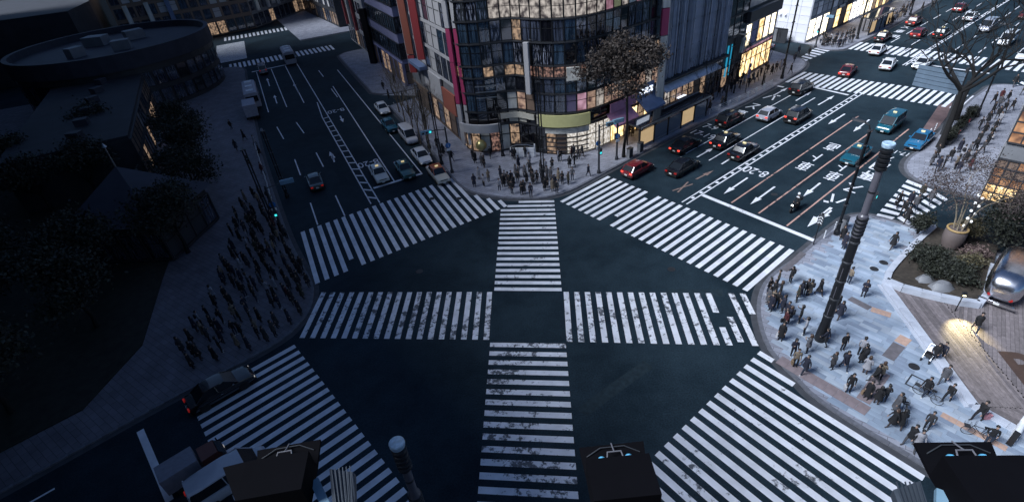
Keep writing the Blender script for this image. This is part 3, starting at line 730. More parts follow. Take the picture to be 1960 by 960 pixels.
awning(cb, 'pinkawn', (13.6, 63.0), (17.2, 65.7), 4.3, 1.2, 1.7)
aw = awning(cb, 'blueawn', (18.2, 66.4), (21.4, 68.8), 4.7, 1.3, 1.9)
signboard(cb, 'sign_white', (18.2, 66.4), (21.4, 68.8), 1.7, 5.4, 2.6, .7, .3)
signboard(cb, 'blueawn', (18.2, 66.4), (21.4, 68.8), 1.7, 5.5, 3.4, 1.6, .2, 'sign_panel')
ball = MB(); ball.lathe([(.05, -.75), (.4, -.63), (.68, -.3), (.75, 0), (.68, .3), (.4, .63), (.05, .75)], mat('gold_ball', (.45, .38, .16), .3, metal=.6, var=.1), n=18); ball.obj('gold_ball', cb, smooth=60, loc=(-2.6, 63.9, 1.5))
for dx, dy in ((0, 0), (.95, -.55)):     # the upright banners at the west end
    for z0, z1, m_ in ((1.0, 6.4, 'pale'), (6.5, 11.6, 'magenta'), (11.7, 15.6, 'magenta'), (15.7, 18.6, 'pale'), (18.7, 23, 'pale')):
        pane(cb, m_, (-4.9 + dx, 66.2 + dy, (z0 + z1) / 2), .62, z1 - z0, R(-35), 'banner', .3)
for z0, z1, m_ in ((3.5, 11.8, 'poster_white'), (11.9, 15.0, 'magenta'), (15.1, 21, 'poster_white')): pane(cb, m_, (21.75, 68.0, (z0 + z1) / 2), .9, z1 - z0, R(10), 'banner', .35)
pane(cb, 'pale', (22.25, 68.2, 11), .12, 21, R(10), 'banner_edge', .5)
pane(cb, 'poster_white', (9.2, 60.9, 10.4), 1.6, 1.5, R(-4), 'sign', .3)
pane(cb, 'pale', (4.0, 62.6, 11.0), .6, 6.0, R(-30), 'sign', .4)
for z in (6.2, 6.9, 7.6): pane(cb, 'steel', (-1.2, 64.1, z + 1.4), 2.6, .1, R(-4), 'louvre', .2)
# subway stair in front of it
st = empty('subway_entrance', (2.6, 61.9, KH), R(-12), label='white tiled stairwell parapet of an underground entrance before the glass building', cat='subway entrance')
tl = mat('white_tile', (.78, .78, .80), .4, var=.1, scale=2)
for i in range(3):
    for k in range(2): MB().box((-1.05 + i * 1.05, 0, .35 + k * .66), (1.0, .14, .61), tl).obj('tile_panel', st)
MB().box((0, 1.6, .62), (3.3, .16, 1.24), M['dark_clad']).obj('parapet', st); MB().box((-1.6, .8, .62), (.14, 1.5, 1.24), M['dark_clad']).obj('parapet', st)
MB().tube([(-1.6, 0, 1.45), (-.6, -.02, 1.75), (.6, -.02, 1.75), (1.6, 0, 1.45)], .035, M['steel'], 6).obj('handrail', st)
MB().box((1.62, .1, .9), (.16, .2, 1.7), M['white_metal']).obj('post', st)
MB().box((0, .8, .06), (3.0, 1.3, .1), M['black']).obj('stair_well', st)

# ---- the building with upright fins
def thing_building(name, label): return empty(name, (0, 0, 0), label=label, cat='building')
FB0, FB1 = (21.9, 69.3), (34.6, 79.0)
fb = thing_building('finned_building', 'blue grey building faced with tall narrow fins behind the bus shelter')
block(fb, back(FB0, FB1, 14), KH, 23, 'glass_black')
L, u, n, ang = wall_frame(FB0, FB1)
fm = MB().box((0, 0, 0), (.10, .38, 18.0), M['fin']).mesh('fin')
for i in range(34):
    p = V2(FB0) + u * (.2 + i * (L - .4) / 33) + n * (.22 + .12 * math.sin(i * 1.7))
    o = inst(fm, 'fin', fb, (p.x, p.y, 14.6 + random.uniform(-.25, .25)), ang + random.uniform(-.5, .5)); o.scale = (random.choice((.7, 1, 1.6)), 1, 1)
facade(fb, FB0, FB1, 5.7, 22, 10, 5, ['glass_black', 'glass'], gap=.1, proud=.03)
pane(fb, 'dark_clad', tuple(V2(FB0) + u * L / 2 + n * .5) + (5.5,), L, .35, ang, 'ledge', 1.0)
mb = MB(); A = V2(FB0) + u * .2; B = V2(FB1) - u * 2.5
mb.add([(A.x, A.y, 5.2), (B.x, B.y, 5.2), (B.x + n.x * 1.3, B.y + n.y * 1.3, 4.5), (A.x + n.x * 1.3, A.y + n.y * 1.3, 4.5), (A.x, A.y, 4.9), (B.x, B.y, 4.9), (B.x + n.x * 1.3, B.y + n.y * 1.3, 4.25), (A.x + n.x * 1.3, A.y + n.y * 1.3, 4.25)], [(0, 3, 2, 1), (4, 5, 6, 7), (0, 1, 5, 4), (1, 2, 6, 5), (2, 3, 7, 6), (3, 0, 4, 7)], mat('glass_canopy', (.62, .64, .74), .3, var=.25, scale=1)); mb.obj('canopy', fb, fix=True)
facade(fb, FB0, FB1, .2, 4.2, 11, 1, lambda r, c: random.choice(['lit_dim', 'lit_dim', 'brown_clad', 'poster_pic', 'lit_band']) if c < 8 else 'glass_black', 'brown_clad', proud=.06)
# ---- narrow black building with light strips
DB0, DB1 = FB1, (39.0, 82.6)
db = thing_building('narrow_black_building', 'narrow black building with thin cyan light strips beside the fins')
block(db, back(DB0, DB1, 14), KH, 14, 'dark_clad')
facade(db, DB0, DB1, 7.5, 13.5, 3, 2, ['glass_black'], proud=.05); facade(db, DB0, DB1, .2, 3.4, 3, 1, ['glass_black', 'lit_dim'], proud=.05)
for s_ in (1.0, 2.1): signboard(db, 'sign_cyan', DB0, DB1, s_, 4.2, .28, 4.6, .15, 'light_strip')
signboard(db, 'poster_white', DB0, DB1, 4.3, 6.0, .9, 2.2, .7, 'sign', .3)
# ---- the bright gold shop
GB0, GB1 = DB1, (47.2, 89.8)
gb = thing_building('gold_lit_shop', 'bright gold lit two storey shop front at the side street corner')
block(gb, back(GB0, GB1, 13), KH, 10.8, 'dark_clad')
facade(gb, GB0, GB1, .25, 4.3, 6, 1, ['lit_warm'], 'brown_clad', .12, .05, .2)
facade(gb, GB0, GB1, 4.9, 8.6, 5, 1, lambda r, c: ['lit_bright', 'lavender', 'lit_warm', 'lit_bright', 'lit_bright'][c], 'pale', .35, .06, .3)
signboard(gb, 'lit_pink', GB0, GB1, 5.4, 4.6, 10.6, .45, .14, 'fascia')
L, u, n, ang = wall_frame(GB0, GB1); pane(gb, 'dark_clad', tuple(V2(GB0) + u * L / 2 + n * .35) + (9.6,), L + .4, 1.6, ang, 'overhang', .7)
rt = back(GB0, GB1, 13); facade(gb, GB1, rt[2], .3, 8.6, 6, 2, ['lit_dim', 'glass', 'brown_clad'], 'grey_clad', proud=.05)
# ---- white marble corner building across the side street
WB0, WB1, WB2 = (50.0, 112.5), (58.6, 99.2), (67.5, 106.0)
wb_ = thing_building('white_marble_building', 'white marble fronted building with timber framed blue screen across the side street')
block(wb_, [WB0, WB1, WB2, (76, 125), (57, 124)], KH, 17, 'marble')
mp_ = []
for r in range(8):
    for c in range(8):
        L, u, n, ang = wall_frame(WB0, WB1); cw = L / 8; p = V2(WB0) + u * cw * (c + .5) + n * .05
        pane(wb_, 'marble', (p.x, p.y, 1.0 + r * 1.5), cw - .05, 1.44, ang, 'marble_panel')
signboard(wb_, 'wood', WB0, WB1, 7.0, 4.6, 5.2, 5.2, .2, 'display_frame', .25)
signboard(wb_, 'lit_dim', WB0, WB1, 7.0, 4.4, 4.2, 4.4, .3, 'display_back', .2)
signboard(wb_, 'screen_blue', WB0, WB1, 8.0, 4.5, 1.5, 2.9, .45, 'screen', .16)
for s_ in (10.2, 11.2): signboard(wb_, 'sign_white', WB0, WB1, s_, 4.8, .35, .35, .5, 'spotlight', .2)
for s_ in range(5): signboard(wb_, 'lit_warm', WB0, WB1, 3.0 + s_ * 2.4, 9.2, 1.6, .9, .12, 'window')
L, u, n, ang = wall_frame(WB1, WB2); facade(wb_, WB1, WB2, .3, 4.2, 4, 1, ['lit_white', 'lit_bright', 'tilewall'], 'tilewall', proud=.06); facade(wb_, WB1, WB2, 4.4, 14, 5, 4, ['tilewall', 'tilewall', 'marble'], 'tilewall', .08, .05, .1)
# street wall below the marble building (dark hoarding along the side street)
hw = empty('dark_hoarding', (0, 0, 0), label='dark grey hoarding wall along the side street below the marble building', cat='wall')
facade(hw, (46.0, 114.0), (55.6, 100.4), .1, 2.6, 9, 1, ['dark_clad', 'grey_clad'], 'dark_clad', .06, .05, .1, 'panel')
MB().prism(back((46.0, 114.0), (55.6, 100.4), .25), KH, 2.5, M['dark_clad']).obj('wall', hw)
# ---- the row beyond
row = [((67.5, 106.0), (73.2, 110.3), 'dark_upright_building', 'dark building with brown uprights above an orange lit shop', 'dark_clad', ['lit_warm', 'brown_clad', 'lit_warm'], ['brown_clad', 'glass_black', 'dark_clad', 'grey_clad']),
       ((73.2, 110.3), (80.5, 115.8), 'bright_white_shop', 'bright white lit shop front behind the far bus shelter', 'marble', ['lit_white', 'lit_bright', 'lit_white'], ['lit_white', 'lit_bright', 'marble', 'lit_white']),
       ((80.5, 115.8), (89.5, 122.5), 'cream_lit_shop', 'cream shop front with warm lit windows behind the far pavement crowd', 'cream', ['lit_warm', 'lit_bright', 'lit_dim'], ['cream', 'lit_bright', 'lit_warm', 'lit_pink']),
       ((89.5, 122.5), (101, 131.1), 'grey_stone_shop', 'grey stone shop front past the cream one up the road', 'tilewall', ['lit_bright', 'glass', 'lit_white'], ['tilewall', 'lit_bright', 'lit_white']),
       ((101, 131.1), (118, 143.8), 'brown_stone_shop', 'brown stone shop front farthest up the road', 'brown_clad', ['lit_dim', 'glass'], ['brown_clad', 'glass'])]
for a, b, nm, lb, wm, gm, um in row:
    o = thing_building(nm, lb); block(o, back(a, b, 14), KH, 16, wm); k = max(3, int((V2(b) - V2(a)).length / 1.8))
    facade(o, a, b, .3, 4.0, k, 1, gm, wm, .2); facade(o, a, b, 4.3, 15, k, 4, um, wm, .25)
    signboard(o, 'poster_white', a, b, 2.0, 4.2, 2.5, .5, .2)

# ---- along the north-west road
TB0, TB1 = (-13.6, 89.6), (-4.9, 68.4)
tb = thing_building('terracotta_building', 'terracotta and white building with red upright signs beside the magenta banners')
block(tb, back(TB0, TB1, 12), KH, 32, 'grey_clad')
facade(tb, TB0, TB1, 7.8, 25, 9, 5, ['glass', 'glass_blue', 'pale', 'glass_streak', 'pale'], 'pale', .22, .06, .4)
facade(tb, TB0, TB1, .2, 3.6, 9, 1, ['lit_dim', 'glass', 'brown_clad'], 'brown_clad', .14)
for s_, z0, z1, w_, m_ in ((19.5, 3.7, 6.6, 5.2, 'terracotta'), (14.0, 4.3, 7.6, 5.4, 'pale'), (10.0, 5.2, 7.6, 2.0, 'pale')): signboard(tb, m_, TB0, TB1, s_, (z0 + z1) / 2, w_, z1 - z0, .3, 'cladding_panel', .25)
for s_, z0, z1, m_ in ((5.0, 8.8, 26, 'terracotta'), (5.0, 6.0, 8.6, 'redsign'), (11.0, 9.2, 26, 'redsign')):
    pane(tb, m_, tuple(V2(TB0) + wall_frame(TB0, TB1)[1] * s_ + wall_frame(TB0, TB1)[2] * .9) + ((z0 + z1) / 2,), 1.1, z1 - z0, R(-20), 'sign', .3)
    pane(tb, 'pale', tuple(V2(TB0) + wall_frame(TB0, TB1)[1] * (s_ - .3) + wall_frame(TB0, TB1)[2] * .8) + ((z0 + z1) / 2,), 1.4, z1 - z0 + .2, R(-20), 'sign_frame', .12)
signboard(tb, 'blueawn', TB0, TB1, 8, 7.9, 6, .5, .9, 'canopy', 1.2)
LB0, LB1 = (-24.6, 117.0), (-16.2, 97.6)
lb = thing_building('lavender_building', 'pale lavender office building with dark ribbon windows beyond the alley')
block(lb, back(LB0, LB1, 22), KH, 34, 'lavender')
for k in range(6):
    facade(lb, LB0, LB1, 5.0 + k * 4.4, 7.6 + k * 4.4, 14, 1, ['glass_blue', 'glass', 'glass_black'], 'dark_clad', .16, .05, .12)
    facade(lb, LB1, back(LB0, LB1, 22)[2], 5.0 + k * 4.4, 7.6 + k * 4.4, 14, 1, ['glass_blue', 'glass', 'glass_streak'], 'dark_clad', .16, .05, .12)
facade(lb, LB1, back(LB0, LB1, 22)[2], .3, 4.2, 7, 1, ['lit_dim', 'cream', 'brown_clad', 'lit_band'], 'lavender', .5)
facade(lb, LB0, LB1, .3, 4.2, 7, 1, ['lit_dim', 'brown_clad', 'glass'], 'lavender', .5)
pane(lb, 'black', (-25.4, 116.6, 5.5), 1.3, 11, R(-20), 'pillar_sign', .8)
far_rows = [((-35.0, 142.0), (-26.0, 121.0), 'white_tiled_office', 'pale tiled office block past the lavender building', 'pale', 28), ((-62, 196), (-42, 160), 'tall_sign_building', 'dark building hung with upright signs beyond the far junction', 'dark_clad', 30), ((-98, 154), (-70, 172), 'dim_department_store', 'dim department store closing the view beyond the far crossing', 'brown_clad', 30), ((-70, 172), (-62, 196), 'grey_side_block', 'grey block on the left of the road beyond the far junction', 'grey_clad', 28)]
for a, b, nm, lb_, wm, h in far_rows:
    o = thing_building(nm, lb_); block(o, back(a, b, 18), KH, h, wm); k = max(4, int((V2(b) - V2(a)).length / 2.4))
    facade(o, a, b, .4, 4.0, k, 1, ['glass', 'glass', 'brown_clad', 'lit_dim'], wm, .3); facade(o, a, b, 4.4, 22, k, 5, ['glass', 'glass_blue', 'pale', 'glass'], wm, .5, .06, .9)
    for q in range(3): signboard(o, random.choice(['pale', 'blueawn', 'redsign', 'poster_white']), a, b, 3 + q * 5, 8, 1.1, 7, .6, 'sign', .5)

# ---- low buildings on the west corner
kb = thing_building('police_box', 'low dark police box with a pale pointed pyramid roof in the west square')
KC = (-39.17, 50.52, 4.50)
pts = [(KC[0] - 5.5, KC[1] - 4.5), (KC[0] + 5.0, KC[1] - 5.5), (KC[0] + 6.5, KC[1] + 3.5), (KC[0] - 4.0, KC[1] + 5.0)]
block(kb, [lerp(p, KC[:2], .12) for p in pts], KH, 4.5, 'dark_clad')
mb = MB(); mb.add([(p[0], p[1], 4.5) for p in pts] + [(KC[0] - 1.5, KC[1] + 2.0, 8.2)], [(0, 1, 4), (1, 2, 4), (2, 3, 4), (3, 0, 4), (3, 2, 1, 0)], M['roof_light']); mb.obj('roof', kb)
facade(kb, lerp(pts[0], KC[:2], .12), lerp(pts[1], KC[:2], .12), .4, 3.6, 4, 1, ['glass', 'dark_clad'], proud=.05)
facade(kb, lerp(pts[1], KC[:2], .12), lerp(pts[2], KC[:2], .12), .4, 3.6, 4, 1, ['glass', 'dark_clad'], proud=.05)
MB().lathe([(.08, 0), (.06, 2.2), (.25, 2.3), (.02, 2.7)], M['steel'], n=8).obj('finial', kb, loc=(KC[0] - 1.5, KC[1] + 2.0, 8.1))
rd = thing_building('round_department_store', 'low round ended building with a pale parapet ring above the west street')
RC = (-74, 112); RR = 17
ring = [(RC[0] + RR * math.cos(2 * PI * k / 48), RC[1] + RR * math.sin(2 * PI * k / 48)) for k in range(48)]
block(rd, ring, KH, 9.5, 'dark_clad')
MB().lathe([(RR + .5, 8.0), (RR + .5, 10.8), (RR - .3, 10.8), (RR - .3, 9.55), (.1, 9.55)], M['roof_light'], (RC[0], RC[1], 0), 48).obj('parapet', rd)
for k in range(48):
    a = 2 * PI * (k + .5) / 48
    for z in (2.2, 5.6): pane(rd, random.choice(['glass', 'glass', 'glass_black']), (RC[0] + (RR + .04) * math.cos(a), RC[1] + (RR + .04) * math.sin(a), z), 2.0, 2.6, a + PI / 2)
for k, (dx, dy, s_) in enumerate(((-5, 3, 4), (4, -4, 3), (1, 6, 3.4), (-3, -7, 2.6))): MB().box((RC[0] + dx, RC[1] + dy, 10.4), (s_, s_ * .7, 1.7), M['grey_clad'], .4 * k).obj('roof_plant', rd)
lo = thing_building('long_low_arcade', 'long low dark arcade between the police box and the round store')
AP0, AP1 = (-47.5, 66), (-63.5, 100)
block(lo, back(AP0, AP1, 14), KH, 6.5, 'dark_clad'); facade(lo, AP0, AP1, .3, 3.6, 16, 1, ['lit_dim', 'glass', 'brown_clad'], 'dark_clad', .2); facade(lo, AP0, AP1, 3.9, 6.3, 16, 1, ['brown_clad', 'grey_clad', 'glass'], 'dark_clad', .2)
q = back(AP0, AP1, 14); MB().prism([tuple(V2(p)) for p in q], 6.5, 6.9, M['roofing']).obj('roof', lo)
for i in range(6): pane(lo, 'roof_light', tuple(V2(AP0).lerp(V2(AP1), .1 + i * .16) + wall_frame(AP0, AP1)[2] * -6) + (7.3,), 1.6, .9, .3 * i, 'roof_vent', 1.2)
wx = thing_building('added_dark_block', 'dark block added to darken the ground behind the round store')  # added block, covers lit ground to darken the far west
block(wx, [(-95, 134), (-150, 116), (-260, 260), (-190, 330), (-100, 150)], KH, 14, 'roofing')
for i in range(14): MB().box((-125 + random.uniform(-25, 25) - i * 3, 160 + random.uniform(-20, 20) + i * 5, 14.8), (random.uniform(2, 6), random.uniform(2, 5), 1.7), M['dark_clad'], random.random()).obj('roof_plant', wx)
# ---- tall blocks outside the view, added to shade the west side
for (a, b, h, nm, lb_) in (((-21.0, -1.0), (-47.0, 33.5), 46, 'added_shade_block', 'unseen navy block added to shade the south-west road'), ((-47.5, 34.5), (-78.0, 75.0), 74, 'added_shade_tower', 'unseen navy tower added to shade the west square'), ((-79, 77.0), (-125.0, 138.0), 110, 'added_tall_shade_tower', 'tallest unseen navy tower added to shade the north-west road')):
    o = thing_building(nm, lb_); block(o, back(a, b, 20), KH, h, 'navy')
    L, u, n, ang = wall_frame(a, b)
    for z in range(5, h, 4):
        p = V2(a) + u * (L / 2) + n * .08; pane(o, 'dark_clad', (p.x, p.y, z), L, .5, ang, 'floor_band', .25)
# ---- the building the picture is taken from
vb = thing_building('ledge_building', 'building with the row of floodlights on arms below its ledge')
block(vb, [(-13, -.45), (8, -.45), (8, -22), (-13, -22)], KH, 27.2, 'grey_clad')
for z in range(4, 27, 4): pane(vb, 'dark_clad', (-2.5, -.38, z), 21, .5, 0, 'floor_band', .2)
pane(vb, 'grey_clad', (-2.5, -.5, 27.3), 21.4, .25, 0, 'ledge', .6)
# ---- east building with the glowing grid
EB0, EB1, EB2 = (70.0, 62.0), (45.57, 41.61), (57.2, 27.2)
eb = thing_building('glowing_grid_building', 'building with a glowing orange window grid at the end of the side street')
block(eb, [EB1, EB2, (82, 46), EB0], KH, 24, 'grey_clad')
M['mesh_wall'] = mat('pale_mesh_cladding', (.22, .22, .235), .6, var=.5, scale=6)
facade(eb, EB1, EB2, .4, 4.6, 24, 5, lambda r, c: 'lit_warm' if (c < 3 and r < 2) else random.choice(['lit_orange', 'lit_orange', 'brown_clad']), 'dark_clad', .09, .05, .10, name='grid_pane')
facade(eb, EB1, EB2, 6.2, 13, 20, 7, lambda r, c: random.choice(['lit_orange', 'lit_orange', 'lit_orange', 'brown_clad']), 'dark_clad', .09, .05, .10, name='grid_pane')
L, u, n, ang = wall_frame(EB0, EB1)
for r in range(10):
    for c in range(22):
        p = V2(EB0) + u * (L / 22 * (c + .5)) + n * (.05 + .06 * ((r + c) % 2)); pane(eb, 'mesh_wall' if (r * 7 + c * 3) % 4 else 'grey_clad', (p.x, p.y, .7 + r * 1.1), L / 22 - .06, 1.04, ang, 'cladding_tile', .1)
# ================================================================== people
M['skin'] = mat('skin', (.30, .20, .155), .6)
M['cloth'] = mat('cloth', (.1, .1, .1), .85, var=.2, scale=9, objcol=True)
M['hair'] = mat('black_hair', (.012, .010, .010), .5)
M['hair_brown'] = mat('brown_hair', (.05, .028, .018), .5)
M['trousers'] = mat('dark_trousers', (.008, .0085, .012), .85, var=.2, scale=9)
M['jeans'] = mat('blue_jeans', (.017, .025, .045), .85, var=.2, scale=9)
M['grey_trousers'] = mat('grey_trousers', (.06, .06, .068), .85, var=.2, scale=9)
M['tights'] = mat('tights', (.05, .035, .032), .7)
M['shoe'] = mat('shoes', (.02, .018, .018), .5)
M['shoe_white'] = mat('white_trainers', (.55, .55, .55), .6)
def skin_mesh(J, E_, name):
    me = bpy.data.meshes.new(name)
    ks = list(J); me.from_pydata([J[k][0] for k in ks], [(ks.index(a), ks.index(b)) for a, b in E_], [])
    o = bpy.data.objects.new(name, me); col.objects.link(o)
    md = o.modifiers.new('s', 'SKIN'); md.use_smooth_shade = True; md.branch_smoothing = .3
    o.modifiers.new('u', 'SUBSURF').levels = 1
    sv = me.skin_vertices[0].data
    for i, k in enumerate(ks):
        r = J[k][1]; sv[i].radius = r if hasattr(r, '__len__') else (r, r); sv[i].use_root = (k == 'pelvis')
    bpy.context.view_layer.update()
    dg = bpy.context.evaluated_depsgraph_get(); out = bpy.data.meshes.new_from_object(o.evaluated_get(dg))
    bpy.data.objects.remove(o); bpy.data.meshes.remove(me); out.name = name
    return out
def body(pose, legs='trousers', shoes='shoe', arms='down'):
    """one continuous figure facing +Y; 1.70 m"""
    st = {'stand': 0, 'walk': 1, 'walk2': -1}.get(pose, 0)
    J = {'pelvis': ((0, 0, .93), (.145, .115)), 'waist': ((0, 0, 1.10), (.135, .105)), 'chest': ((0, .015, 1.30), (.165, .12)), 'neckb': ((0, 0, 1.43), (.07, .065)), 'neck': ((0, .01, 1.49), (.052, .052)),
         'jaw': ((0, .035, 1.555), (.066, .078)), 'head': ((0, .02, 1.625), (.075, .095)), 'crown': ((0, .01, 1.69), (.05, .06))}
    for s, n in ((1, 'L'), (-1, 'R')):
        k = s * st
        if pose == 'sit':
            J['hip' + n] = ((.10 * s, .05, .88), .095); J['knee' + n] = ((.19 * s, .44, .78), .07); J['ankle' + n] = ((.17 * s, .36, .36), .05); J['toe' + n] = ((.17 * s, .50, .30), .04)
        else:
            J['hip' + n] = ((.10 * s, .05 * k * .3, .87), .095); J['knee' + n] = ((.105 * s, .03 + .16 * k, .49), .066); J['ankle' + n] = ((.10 * s, (.26 if k > 0 else -.30) * abs(k) - .02 * (k == 0), .09 + (.07 if k < 0 else 0)), .045)
            a = J['ankle' + n][0]; J['toe' + n] = ((a[0] + .02 * s, a[1] + .15, .045 + (.0 if k >= 0 else .02)), .042)
        J['sh' + n] = ((.185 * s, 0, 1.385), .068)
        if arms == 'phone': e, w, h = (.24 * s, .02, 1.12), (.12 * s, .22, 1.22), (.07 * s, .29, 1.27)
        elif arms == 'pocket': e, w, h = (.255 * s, -.05, 1.12), (.225 * s, .07, .95), (.20 * s, .10, .91)
        elif arms == 'push': e, w, h = (.25 * s, .10, 1.12), (.21 * s, .36, 1.06), (.19 * s, .45, 1.05)
        elif arms == 'one' and s > 0: e, w, h = (.26, .10, 1.13), (.20, .28, 1.25), (.17, .32, 1.33)
        else: e, w, h = (.225 * s, -.08 * k - .02, 1.12), (.225 * s, -.19 * k + .05, .89), (.215 * s, -.21 * k + .08, .80)
        J['el' + n] = (e, .05); J['wr' + n] = (w, .037); J['ha' + n] = (h, (.03, .042))
        d = (Vector(h) - Vector(w)).normalized()
        J['fi' + n] = (tuple(Vector(h) + d * .07), (.018, .032)); J['th' + n] = (tuple(Vector(h) + d * .02 + Vector((-.04 * s, .02, 0))), .013)
    E_ = [('pelvis', 'waist'), ('waist', 'chest'), ('chest', 'neckb'), ('neckb', 'neck'), ('neck', 'jaw'), ('jaw', 'head'), ('head', 'crown')]
    for n in 'LR': E_ += [('pelvis', 'hip' + n), ('hip' + n, 'knee' + n), ('knee' + n, 'ankle' + n), ('ankle' + n, 'toe' + n), ('chest', 'sh' + n), ('sh' + n, 'el' + n), ('el' + n, 'wr' + n), ('wr' + n, 'ha' + n), ('ha' + n, 'fi' + n), ('ha' + n, 'th' + n)]
    me = skin_mesh(J, E_, 'body')
    for m_ in ('cloth', 'skin', legs, shoes): me.materials.append(M[m_])
    hands = [Vector(J[k][0]) for k in ('haL', 'haR', 'fiL', 'fiR')]; armp = [Vector(J[k][0]) for k in ('elL', 'elR', 'wrL', 'wrR')]
    zlow = min(v.co.z for v in me.vertices)
    for p in me.polygons:
        c = p.center
        if min((c - h).length for h in hands) < .075: p.material_index = 1
        elif c.z > 1.475 and abs(c.x) < .13: p.material_index = 1
        elif pose != 'sit' and c.z < .10: p.material_index = 3
        elif pose == 'sit' and c.z < .38: p.material_index = 3
        elif c.z < .90 and min((c - h).length for h in armp) > .13: p.material_index = 2
        else: p.material_index = 0
        p.use_smooth = True
    me.transform(Matrix.Translation((0, 0, -zlow)))
    return me
def hair(kind, m='hair'):
    mb = MB(); rings = []
    prof = {'short': [(-.02, .104), (.05, .108), (.10, .088), (.135, .05), (.15, .01)], 'bob': [(-.13, .112), (-.06, .12), (.02, .116), (.08, .10), (.13, .062), (.152, .01)], 'long': [(-.30, .085), (-.18, .115), (-.05, .122), (.03, .116), (.09, .098), (.13, .06), (.152, .01)]}[kind]
    for z, r in prof:
        ring = []
        for k in range(12):
            a = 2 * PI * k / 12; f = max(0, math.sin(a)); zz = z + (.085 * f if z < .06 else 0); rr = r * (1 - .30 * f * (z < .0))
            ring.append((rr * .93 * math.cos(a), .005 + rr * 1.05 * math.sin(a) - .012, 1.60 + zz))
        rings.append(ring)
    mb.loft(rings, M[m]); return mb.mesh('hair', smooth=60)
def coat(hem, flare, walk=0.0):
    mb = MB(); rings = []
    for z, rx, ry in ((hem, .20 + flare, .155 + flare * .8), ((hem + .95) / 2, .195 + flare * .5, .15 + flare * .4), (.98, .185, .145), (1.12, .172, .135), (1.30, .205, .15), (1.40, .17, .12), (1.455, .085, .08)):
        t = max(0, (.95 - z) / .5)
        rings.append([((rx + .0) * math.cos(2 * PI * k / 14), ry * math.sin(2 * PI * k / 14) * (1 + walk * t) + .01, z + .01 * math.sin(k * 2.1) * (z == hem)) for k in range(14)])
    mb.loft(rings, M['cloth'], cap=False); return mb.mesh('coat', smooth=70)
def backpack():
    mb = MB(); rings = []
    for z, rx, ry in ((.98, .12, .06), (1.02, .15, .09), (1.2, .155, .10), (1.36, .14, .08), (1.40, .09, .04)):
        rings.append([(rx * math.cos(2 * PI * k / 10), -.19 + ry * math.sin(2 * PI * k / 10), z) for k in range(10)])
    mb.loft(rings, M['trousers']); return mb.mesh('backpack', smooth=50)
HAIR = {k: hair(k) for k in ('short', 'bob', 'long')}; HAIRB = {k: hair(k, 'hair_brown') for k in ('bob', 'long')}
COATS = {'mid': coat(.66, .03), 'long': coat(.42, .06), 'walk': coat(.50, .05, .5), 'skirt': coat(.60, .09)}
BP = backpack()
BODY = {'stand': body('stand'), 'jeans': body('stand', 'jeans', 'shoe_white', 'pocket'), 'phone': body('stand', 'trousers', 'shoe', 'phone'), 'walk': body('walk', 'trousers'), 'walk2': body('walk2', 'jeans', 'shoe_white'),
        'grey': body('walk', 'grey_trousers', 'shoe'), 'tights': body('stand', 'tights', 'shoe', 'pocket'), 'wtights': body('walk2', 'tights', 'shoe'), 'push': body('walk', 'trousers', 'shoe', 'push'), 'one': body('stand', 'trousers', 'shoe_white', 'one'), 'sit': body('sit', 'trousers', 'shoe', 'push')}
LOOK = [('stand', 'short', None, 'standing'), ('phone', 'bob', 'mid', 'looking at a phone'), ('walk', 'short', None, 'walking'), ('walk2', 'short', 'mid', 'striding'), ('tights', 'long', 'long', 'standing in a long coat'), ('wtights', 'long', 'walk', 'walking in a long coat'),
        ('jeans', 'short', None, 'with pocketed hands'), ('one', 'bob', None, 'raising one hand'), ('tights', 'bob', 'skirt', 'waiting in a flared coat'), ('grey', 'short', 'mid', 'walking in grey trousers'), ('stand', 'short', 'long', 'standing in a long coat')]
TONES = [((.008, .008, .010), 'black'), ((.008, .008, .010), 'black'), ((.008, .008, .010), 'black'), ((.012, .014, .028), 'navy'), ((.028, .028, .032), 'charcoal'), ((.075, .075, .085), 'grey'), ((.055, .009, .012), 'dark red'), ((.17, .135, .10), 'beige'), ((.27, .27, .30), 'white'), ((.032, .030, .020), 'olive')]
WEIGHT = [5, 5, 5, 4, 4, 3, 1, 2, 2, 1]
def person(p, face, where, group, look=None, tone=None, z=KH, pack=False, s=None, cat='person', pose_words=None):
    bd, hr, ct, word = LOOK[look] if isinstance(look, int) else (look or random.choice(LOOK))
    c, cn = TONES[tone] if tone is not None else random.choices(TONES, WEIGHT)[0]
    root = empty('person', (p[0], p[1], z), R(face - 90)); sc = s or random.uniform(.94, 1.05); root.scale = (sc, sc, sc)
    inst(BODY[bd], 'body', root, color=c)
    inst(HAIRB[hr] if (hr in HAIRB and random.random() < .35) else HAIR[hr], 'hair', root)
    if ct: inst(COATS[ct], 'coat', root, color=c)
    if pack: inst(BP, 'backpack', root)
    lb = 'person in %s clothes %s %s' % (cn, pose_words or word, where)
    if pack and len(lb.split()) < 15: lb += ' with backpack'
    if len(lb.split()) > 16: lb = lb.replace(' clothes', '')
    tag(root, lb, cat, group)
    return root
BAG = {c: (lambda m: MB().prism([(-.15, -.06), (.15, -.06), (.15, .06), (-.15, .06)], .0, .34, m).tube([(-.08, 0, .34), (-.05, 0, .50), (.05, 0, .50), (.08, 0, .34)], .008, M['trousers'], 4).mesh('carried_bag'))(mat(c + '_bag', rgb, .6, var=.15, scale=6)) for c, rgb in (('white', (.5, .5, .52)), ('tan', (.22, .15, .09)), ('black', (.012, .012, .014)))}
